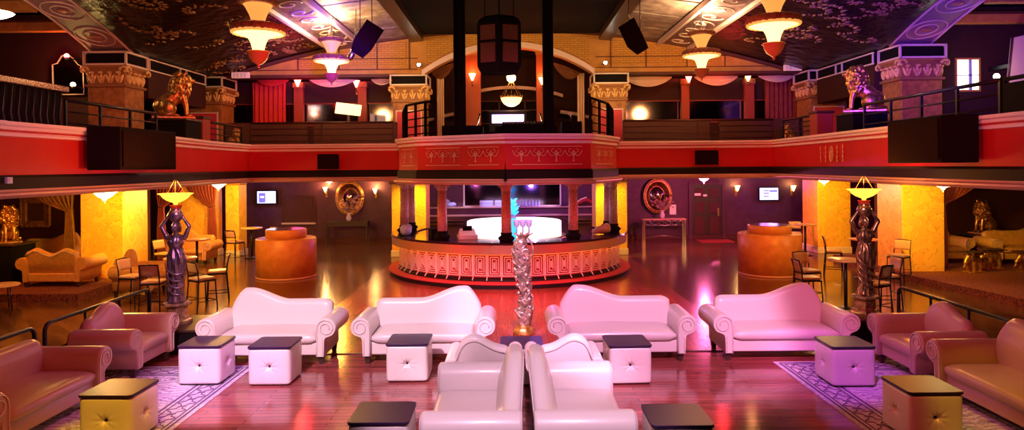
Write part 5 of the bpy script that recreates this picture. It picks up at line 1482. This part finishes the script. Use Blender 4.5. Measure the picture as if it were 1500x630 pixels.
# benches/booths behind the back railing
for i,(x0,x1,lab) in enumerate(((-9.3,-6.6,'left'),(-6.4,-3.7,'centre-left'),(3.6,6.4,'centre-right'),(6.7,9.4,'right'))):
    r=thing('booth_bench','high-backed maroon booth bench on the back gallery, the %s one of four'%lab,'bench',((x0+x1)/2,22.0,3.06),0)
    w=(x1-x0)/2
    MB().box(-w,w,0,.14,0,1.42).build('backrest',M['wallbrown'],r,bevel=.03); MB().box(-w,w,.14,.65,.25,.5).build('seat',M['stonered'],r,bevel=.04); MB().box(-w+.05,w-.05,.14,.6,0,.25).build('base',M['wallbrown'],r)
r=thing('menu_board','tilted glowing white board behind the booth in the left gallery','board',P(511,160,22.9),.2)
T=Matrix.Rotation(-.35,4,'X')
MB().box(-.42,.42,-.02,.02,-.2,.2,T@Matrix.Rotation(.12,4,'Y')).build('panel',M['warmw'] if False else mat('lit_board',(.9,.85,.6),.5,emit=(1,.75,.35),es=1.6),r,bevel=.01)
MB().box(-.04,.04,.03,.08,-1.85,.15).build('stand_leg',M['blackm'],r)
# near-left gallery bar ledge with sparkle
r=thing('gallery_counter','long speckled drinks ledge along the near left gallery','counter',(-7.3,8.6,3.06)); r['kind']='structure'
MB().box(-.35,.05,-2.8,2.6,1.22,1.31).build('ledge_top',mat('speckled_stone',(.55,.40,.28),.25,noise=.15,nscale=45,col2=(.10,.05,.03)),r,bevel=.01)
MB().box(-.3,-.02,-2.7,2.5,.0,1.22).build('ledge_wall',M['black'],r)
b=MB()
for k in range(34):
    y=-2.65+.155*k; b.tube([(-.0,y,.1),(-.0,y+.04,.5),(-.0,y-.04,.8),(-.0,y,1.2)],.014,5)
b.build('scroll_ironwork',M['blackm'],r)
# shield mirror on the left gallery wall
r=thing('wall_mirror','tall shield-shaped mirror with pale edge on the upper left wall','mirror',(-12.45,19.2,5.75),0)
pr=[(-.40,-.62),(.46,-.62),(.44,.15),(.30,.22),(.16,.40),(.0,.52),(-.16,.46),(-.28,.26),(-.42,.22)]
T=Matrix.Rotation(PI/2,4,'X')
MB().prism(pr,0,.04,T).build('glass',M['mirrord'],r)
MB().tube([(x,-.05,z) for x,z in pr]+[(pr[0][0],-.05,pr[0][1])],.02,6).build('frame',M['frame_w'],r)
for px,py,e,c,mm,lab in ((99,82,30,(1,.08,.1),'redglow','small red spotlight at the top of the shield-shaped mirror'),(108,124,40,(1,.6,.15),'warmw','small yellow uplight at the foot of the shield-shaped mirror')):
    p=P(px,py,18.7); r=thing('spot_lamp',lab,'lamp',p); MB().ell((0,0,0),(.07,.05,.07),14,10).build('bulb',M[mm],r); MB().lathe([(.04,-.1),(.075,-.04)],14).build('socket',M['blackm'],r)
    MB().tube([(0,.02,-.05),(0,.55,-.05)],.015,6).build('arm',M['blackm'],r)
    light('POINT','spot_lamp_light',(p.x,p.y-.15,p.z),c,e,size=.08)
# roof beams of the left and right side galleries
for s,lab in ((-1,'left'),(1,'right')):
    for k,y in enumerate((13.5,16.2,18.6)):
        r=thing('ceiling_joist','brown joist across the upper %s gallery, number %s from the hall end'%(lab,('three','two','one')[k]),'beam',(s*14.1,y,6.9)); r['kind']='structure'
        MB().box(-2.8,2.8,-.12,.12,-.12,.12).build('joist_body',M['drum'],r,bevel=.01); MB().box(-2.8,2.8,-.16,.16,.12,.18).build('top_flange',M['wallbrown'],r)
# right gallery: lit window and leaning mirror
r=thing('window_2','small lit window with blue bars on the upper right wall','window',(12.9,19.28,5.05)); r['kind']='structure'
MB().box(-.33,.28,-.02,.0,0,.85).build('pane',M['windowglow'],r)
b=MB().box(-.38,-.33,-.05,0,-.05,.9).box(.28,.33,-.05,0,-.05,.9).box(-.33,.28,-.05,0,-.05,0).box(-.33,.28,-.05,0,.85,.9); b.build('frame',M['drum'],r)
b=MB().box(-.33,.28,-.04,-.02,.4,.43).box(.0,.09,-.04,-.02,0,.85); b.build('bar',M['bluepl'],r)
r=thing('wall_mirror','large pale trapezoid mirror panel at the far upper right','mirror',(13.55,18.2,5.62),0)
pr=[(-.38,-.72),(.42,-.72),(.5,.85),(-.22,.7)]
MB().prism(pr,0,.05,T).build('glass',M['drape_c'],r); MB().tube([(x,-.06,z) for x,z in pr]+[(pr[0][0],-.06,pr[0][1])],.03,6).build('frame',M['darkwood'],r)
MB().box(-.06,.06,.02,1.1,-.05,.05).build('wall_bracket',M['blackm'],r)
p=P(1461,112,17.6); r=thing('spot_lamp','small orange uplight at the foot of the trapezoid mirror','lamp',p); MB().ell((0,0,0),(.08,.06,.08),14,10).build('bulb',M['warmw'],r); MB().lathe([(.04,-.12),(.08,-.05)],14).build('socket',M['blackm'],r)
light('POINT','spot_lamp_light',(p.x,p.y-.1,p.z+.12),(1,.5,.12),35,size=.08)

# ================================================================== LOWER BACK WALL DECOR
for px,py,lab,vw in ((390,289,'left','left'),(1126,284,'right','right')):
    p=P(px,py,27.54); r=thing('television','wall-mounted television glowing blue-white, %s of the bar'%lab,'television',p)
    w,h=.37,.24
    MB().box(-w-.04,w+.04,0,.08,-h-.04,h+.04).build('case',M['black'],r,bevel=.01)
    MB().box(-w,w,-.01,0,-h,h).build('screen',M['tvglow'],r)
    if vw=='left':
        MB().box(0,w-.02,-.02,-.01,-h+.02,h-.01).build('bright_block',M['tvpic'],r)
        MB().box(-.3,-.04,-.02,-.01,-h+.03,h-.07).build('dark_block',M['tvdark'],r)
        MB().box(-.24,-.1,-.024,-.02,-.02,.04).build('symbol',M['tvpic'],r)
    else:
        MB().box(.02,w-.03,-.02,-.01,-.13,.04).build('bright_block',M['tvpic'],r)
        b=MB()
        for z in (.1,.0,-.12): b.box(-.22,.0,-.02,-.01,z,z+.05)
        b.box(.02,w-.04,-.02,-.01,.08,.15); b.build('text_bars',M['tvdark'],r)
    MB().box(-.1,.1,.08,.24,-.08,.08).build('bracket',M['blackm'],r)
    light('POINT','tv_glow',(p.x,p.y-.35,p.z),(.35,.25,1),14,size=.2)
def oval(px,py,lab):
    p=P(px,py,27.6); r=thing('wall_mirror',lab,'mirror',p)
    T=Matrix.Rotation(PI/2,4,'X')
    MB().lathe([(.001,0),(.46,0),(.47,.02),(.001,.02)],48,T=T@Matrix.Diagonal((1,1.25,1,1)),caps=False).build('glass',M['mirror'],r)
    b=MB()
    for rr,w in ((.50,.05),(.56,.025)):
        b.tube([(rr*math.cos(a),-.02,rr*1.22*math.sin(a)) for a in [2*PI*k/48 for k in range(49)]],w,8)
    b.build('frame',M['gold'],r)
    MB().ell((0,-.03,.70),(.10,.04,.06),12,8).build('crest',M['gold'],r)
    MB().box(-.15,.15,.02,.19,-.15,.15).build('backplate',M['wallback'],r)
oval(512,290,'gold-framed oval mirror on the back wall left of the bar'); oval(963,287,'gold-framed oval mirror on the back wall right of the bar')
def console(x,y,label,iron):
    r=thing('console_table',label,'table',(x,y,0)); m=M['steel'] if iron else M['darkwood']
    MB().box(-.85,.85,-.22,.22,.84,.89).build('tabletop',M['darkwood'] if not iron else M['tabletop'],r,bevel=.01)
    for sx in (-1,1):
        for sy in (-1,1): MB().box(-.03,.03,-.03,.03,0,.84).build('leg',m,r,bevel=.005).location=(sx*.8,sy*.17,0)
    b=MB()
    if iron:
        for k in range(6): b.tube([(-.65+.26*k+.1*math.cos(t),-.2,.73+.08*math.sin(t)) for t in [i*PI/8 for i in range(17)]],.012,5)
        b.tube([(-.78,-.2,.62),(.78,-.2,.62)],.014,6).tube([(-.78,0,.12),(0,0,.2),(.78,0,.12)],.014,6); b.build('scroll_apron',m,r)
    else:
        b.box(-.78,.78,-.2,-.17,.70,.84); b.box(-.78,.78,.17,.2,.70,.84); b.build('apron',m,r)
console(-6.55,27.1,'dark wooden console table under the left oval mirror',False); console(6.0,27.1,'wrought-iron console table under the right oval mirror',True)
def flowers(x,y,z,label):
    r=thing('flower_vase',label,'vase',(x,y,z))
    MB().lathe([(.05,0),(.09,.05),(.10,.15),(.05,.27),(.06,.32)],20).build('vase',M['frame_w'],r)
    b=MB(); random.seed(2)
    for k in range(40):
        a=random.uniform(0,2*PI); t=random.uniform(.1,.45); h=random.uniform(.42,.85); e=(t*math.cos(a),t*math.sin(a)*.5,h)
        b.tube([(0,0,.3),(e[0]*.4,e[1]*.4,.3+(h-.3)*.6),e],.006,4); b.ell(e,(.04,.035,.035),7,5)
    b.build('flowers',M['leafg'],r)
flowers(-6.5,27.1,.89,'vase of dry flowers on the left console table'); flowers(5.95,27.1,.89,'vase of dry flowers on the right iron console table')
p=P(985,307,27.79); o=MB().box(-.13,.13,-.02,0,-.2,.2).build('notice',M['exitsign'],bevel=.004); o.location=p; tag(o,'small pinkish notice on the back wall right of the oval mirror','notice')
def frame_mirror(x,z,w,h,label):
    r=thing('wall_mirror',label,'mirror',(x,21.14,z)); t=.16
    MB().box(-w/2,w/2,-.02,.03,-h/2,h/2).build('glass',M['mirror'],r)
    b=MB(); b.box(-w/2-t,-w/2,-.07,.05,-h/2-t,h/2+t).box(w/2,w/2+t,-.07,.05,-h/2-t,h/2+t).box(-w/2,w/2,-.07,.05,h/2,h/2+t).box(-w/2,w/2,-.07,.05,-h/2-t,-h/2); b.build('frame',M['stone'],r,bevel=.02)
    b=MB()
    for k in range(7):
        u=-1+2*k/6
        for s in (-1,1):
            b.ell((u*(w/2+t*.6),-.06,s*(h/2+t)),(.09,.03,.045),10,6); b.ell((s*(w/2+t),-.06,u*(h/2+t*.6)),(.045,.03,.09),10,6)
    b.build('carved_edge',M['stone'],r)
frame_mirror(-14.75,1.72,.55,.55,'carved square mirror on the dark wall above the curly lion')
frame_mirror(-12.85,1.75,.5,.5,'carved mirror half hidden by the sheer drape at the left')
# tied-back drapes
def tied(x0,x1,xg,y,zt,zg,zb,label,m,tailw=.28,n=9):
    cx=(x0+x1)/2
    def fn(u,v):
        if v<.6:
            t=v/.6; e=t**1.7; x=(x0+(x1-x0)*u)*(1-e)+(xg+(u-.5)*.16)*e; z=zt+(zg-zt)*t-(.12*math.sin(PI*t)*math.sin(PI*u))
        else:
            t=(v-.6)/.4; w=.16+(tailw-.16)*min(1,t*2.2); x=xg+(u-.5)*w; z=zg+(zb-zg)*t
        k=.05*(1-.5*abs(v-.6)); return (x-cx,k*math.sin(2*PI*n*u),z)
    o=MB().grid(fn,n*10,36).build('curtain',m,solid=.012); o.location=(cx,y,0)
    MB().tube([(xg-cx-.1,0,zg+.02),(xg-cx,-.09,zg),(xg-cx+.1,0,zg+.02),(xg-cx,.09,zg+.02),(xg-cx-.1,0,zg+.02)],.02,6).build('tieback',M['drape_g'],o)
    tag(o,label,'curtain')
tied(-12.6,-11.3,-11.42,17.6,2.64,1.95,.2,'sheer brown drape tied back beside the left yellow column',M['drape_g'])
tied(-10.9,-9.85,-9.98,22.7,2.64,1.75,.15,'maroon drape tied back at the narrow yellow column side',M['drape'])
tied(-10.95,-10.0,-10.75,20.9,2.64,1.85,.2,'maroon drape gathered left, behind the left statue lamp',M['drape'])
tied(11.35,12.6,11.5,18.3,2.64,1.9,.2,'dark red drape tied back beside the right yellow column',M['drape'])
r=thing('service_box','dark vent box on the upper right lounge wall','box',(14.6,21.105,2.3)); MB().box(-.3,.3,-.08,.1,-.15,.15).build('body',M['black'],r,bevel=.01)
b=MB()
for k in range(5): b.box(-.27,.27,-.095,-.08,-.12+.05*k,-.10+.05*k)
b.build('louvre',M['blackm'],r)
p=P(28,256,9.15); r=thing('wall_plate','small lit white plate on the left balcony fascia edge','plate',(-6.93,p.y+.25,2.87))
MB().box(-.02,.02,-.05,.05,-.045,.045).build('plate',M['bluepl'],r,bevel=.004)
MB().box(.02,.03,-.012,.012,-.02,.02).build('switch',M['paper'],r)

# ================================================================== CAMERA
cam=bpy.data.cameras.new('camera'); co=bpy.data.objects.new('camera',cam); C.objects.link(co)
cam.sensor_width=36; cam.lens=24.0; cam.shift_y=-71/1500; cam.clip_end=200
co.matrix_world=Matrix.Translation((0,0,3))@Matrix.Rotation(PI/2,4,'X')@Matrix.Rotation(math.radians(-.5),4,'Z')
sc.camera=co
# ================================================================== LIGHTS
wd=bpy.data.worlds.new('world'); sc.world=wd; wd.use_nodes=True
wd.node_tree.nodes['Background'].inputs['Color'].default_value=(.25,.06,.10,1)
wd.node_tree.nodes['Background'].inputs['Strength'].default_value=.01
# stage wash from above the stage edge, then added spots on single things
light('SPOT','stage_wash',(-3.2,3.2,6.6),(1,.62,.80),5200,(-2.5,10.7,.5),.15,36,.35)
light('SPOT','stage_wash',(2.4,3.2,6.6),(1,.42,.74),4600,(1.7,10.7,.5),.15,34,.35)
light('SPOT','stage_wash',(.2,2.6,6.4),(1,.58,.80),2300,(.1,7.3,.5),.15,28,.3)
light('SPOT','stage_wash',(5.0,3.6,6.0),(1,.20,.50),1500,(4.1,11.1,.7),.2,20,.4)
light('SPOT','violet_wash',(-1.5,4.0,6.3),(.60,.14,1),2000,(-4.1,9.2,.0),.2,16,.5)
light('SPOT','violet_wash',(2.0,5.0,6.3),(.65,.14,1),1900,(4.4,9.6,.0),.2,16,.5)
light('SPOT','violet_wash',(0,9.0,6.6),(.45,.25,1),500,(.2,12.2,1.2),.2,30,.5)
light('SPOT','silver_key',(-1.5,8.0,5.6),(1,.8,.9),500,(.2,12.25,1.1),.1,14,.4)
light('SPOT','statue_key',(-3.2,7.5,4.6),(.75,.5,1),650,(-5.72,11.6,1.5),.1,16,.4)
light('SPOT','statue_key',(3.4,7.8,4.6),(1,.62,.45),900,(6.13,11.9,1.5),.1,16,.4)
light('SPOT','yellow_wash',(-3.0,4.6,6.3),(1,.66,.01),1300,(-4.25,7.6,.0),.1,17,.3)
light('SPOT','yellow_wash',(3.4,4.6,6.3),(.85,.62,.03),620,(5.7,7.4,.2),.1,22,.4)
light('SPOT','amber_wash',(-1,4.0,6.2),(1,.10,.07),850,(-5.9,8.6,.3),.2,34,.5)
light('SPOT','amber_wash',(1,4.0,6.2),(1,.09,.06),750,(5.8,9.3,.3),.2,36,.5)
light('SPOT','salmon_wash',(-1,3.0,4.6),(1,.32,.12),420,(-4.0,9.6,.2),.15,22,.5)
light('SPOT','violet_rim',(-1.0,11.5,5.5),(.55,.2,1),260,(-5.3,9.6,.5),.15,26,.5)
light('SPOT','violet_rim',(1.0,11.5,5.5),(.9,.2,.9),240,(5.3,9.3,.5),.15,26,.5)
light('SPOT','podium_fill',(-6.9,15.0,2.5),(1,.36,.03),330,(-6.3,18.4,.7),.1,60,.7)  # added spots at the balcony edges, warm up the burl drums
light('SPOT','podium_fill',(6.9,14.6,2.5),(1,.32,.03),300,(7.05,18.0,.7),.1,60,.7)
light('SPOT','floor_gold',(-5.5,21.5,2.5),(1,.40,.05),220,(-4.8,19.0,0),.1,110,.8)
light('SPOT','bar_pink_front',(0,6.5,5.2),(1,.42,.36),620,(-.1,16.8,.5),.15,26,.5)  # added spot, lends pink to the panel relief
light('SPOT','cluster_light',(-3,8.5,4.8),(1,.3,.2),60,(-.2,14.2,5.5),.15,14,.5)
# red theatre light on bar, walkway and fascia
light('SPOT','red_wash',(-6.9,12.0,2.5),(1,.015,.03),900,(-.8,16.6,.3),.15,40,.6)  # added pair below the balcony edges, reddens bar and floor
light('SPOT','red_wash',(6.9,12.0,2.5),(1,.015,.05),900,(.8,16.6,.3),.15,40,.6)
for x,y in ((-1.9,15.8),(-.2,14.75),(1.5,15.2)): light('SPOT','bay_red_fill',(x,y,2.58),(1,.015,.03),210,(x,y-.1,0),.06,110,.7)  # added spots under the bay, redden the floor before the bar
light('SPOT','red_wash',(0,9.0,6.8),(1,.01,.02),1900,(0,13.1,.0),.2,34,.5)
for x in (-5.5,5.5):
    light('SPOT','red_fascia',(x*.35,9.0,5.6),(1,.02,.02),950,(x,19.3,3.2),.2,50,.7)
    light('SPOT','red_fascia',(x*.2,7.0,5.4),(1,.03,.04),650,(x*1.25,13.2,3.2),.2,56,.7)
light('SPOT','magenta_bay',(0,7.5,5.6),(1,.10,.42),620,(-.2,14.8,3.3),.2,34,.6)
for x in (-6.6,6.6): light('SPOT','pink_edge',(x*.5,4.5,4.6),(1,.25,.42),420,(x*1.1,9.4,3.5),.2,44,.7)
# blue and violet light on the ceiling
light('SPOT','blue_ceiling',(-3.0,13.5,4.6),(.20,.02,1),3600,(-5.6,20.4,7.0),.3,36,.8)
light('SPOT','blue_ceiling',(6.0,10.0,4.8),(.09,.02,1),3200,(9.3,14.8,6.6),.3,70,.8)
light('SPOT','pink_arch',(-5.5,10.5,4.4),(1,.40,.42),300,(-10.7,14.4,7.0),.3,40,.8)
light('SPOT','pink_arch',(5.5,10.5,4.4),(.8,.2,.8),170,(10.7,14.4,7.0),.3,40,.8)
# warm light on the frieze wall and capitals
for x in (-6.0,-1.6,1.6,6.0): light('SPOT','frieze_light',(x,18.6,5.4),(1,.48,.10),300,(x*1.05,23.4,6.9),.3,80,.9)
for x in (-3.45,3.35): light('SPOT','capital_fill',(x*.9,20.6,5.2),(1,.6,.25),90,(x,22.9,5.4),.1,40,.6)  # added spots, bring out the carved capitals
for x in (-10.3,10.5): light('SPOT','capital_fill',(x*.8,14.6,4.2),(1,.22,.10),150,(x,18.0,5.3),.1,45,.7)
# gallery back
for x in (-7,7): light('POINT','gallery_red',(x,22.9,5.6),(1,.02,.03),40,size=.1)
light('POINT','gallery_red',(0,24.0,6.2),(1,.12,.06),40,size=.3)
light('POINT','gallery_red',(-13.5,16.5,6.3),(1,.10,.07),6,size=.2)
light('POINT','gallery_red',(13.5,16.5,6.3),(1,.08,.09),9,size=.2)
# inside the bar
light('POINT','bar_violet',(.8,24.2,2.2),(.40,.15,1),150,size=.04)
light('POINT','bar_pink',(-1.6,23.2,2.3),(1,.2,.6),50,size=.04)
light('AREA','bar_counter_light',(0,18.2,2.5),(1,.45,.75),25,(0,18.2,0),1.2)
# lounges and columns
light('POINT','lounge_warm',(-12.2,15.8,2.45),(1,.30,.04),110,size=.2)
light('POINT','lounge_warm',(-8.3,14.6,2.45),(1,.30,.03),70,size=.2)
light('POINT','lounge_warm',(8.2,14.2,2.45),(1,.26,.03),45,size=.2)
light('POINT','lounge_warm',(13.2,16.9,2.45),(1,.20,.03),16,size=.3)
light('POINT','lounge_warm',(-9.0,20.6,2.4),(1,.35,.03),110,size=.3)
light('SPOT','column_red',(8.7,16.6,2.5),(1,.03,.02),160,(9.9,18.4,1.2),.1,60,.5)
for x,y,tx,ty in ((-9.4,16.3,-10.6,17.7),(-8.9,17.6,-10.1,18.3),(9.4,16.2,10.7,17.7),(9.4,21.3,10.7,22.8),(-8.3,21.5,-9.5,23.2),(-2.9,21.8,-3.4,22.9),(2.8,21.8,3.4,22.9)):
    light('SPOT','column_light',(x,y,2.58),(1,.58,.03),330,(tx,ty,1.5),.08,80,.8)
light('POINT','back_wall_plum',(-8,25.6,2.3),(1,.08,.25),28,size=.3)
light('POINT','back_wall_plum',(9.6,25.6,2.3),(.6,.05,.7),32,size=.3)
sc.view_settings.view_transform='Standard'; sc.view_settings.look='None'
sc.view_settings.exposure=0; sc.view_settings.gamma=1; sc.view_settings.use_curve_mapping=False
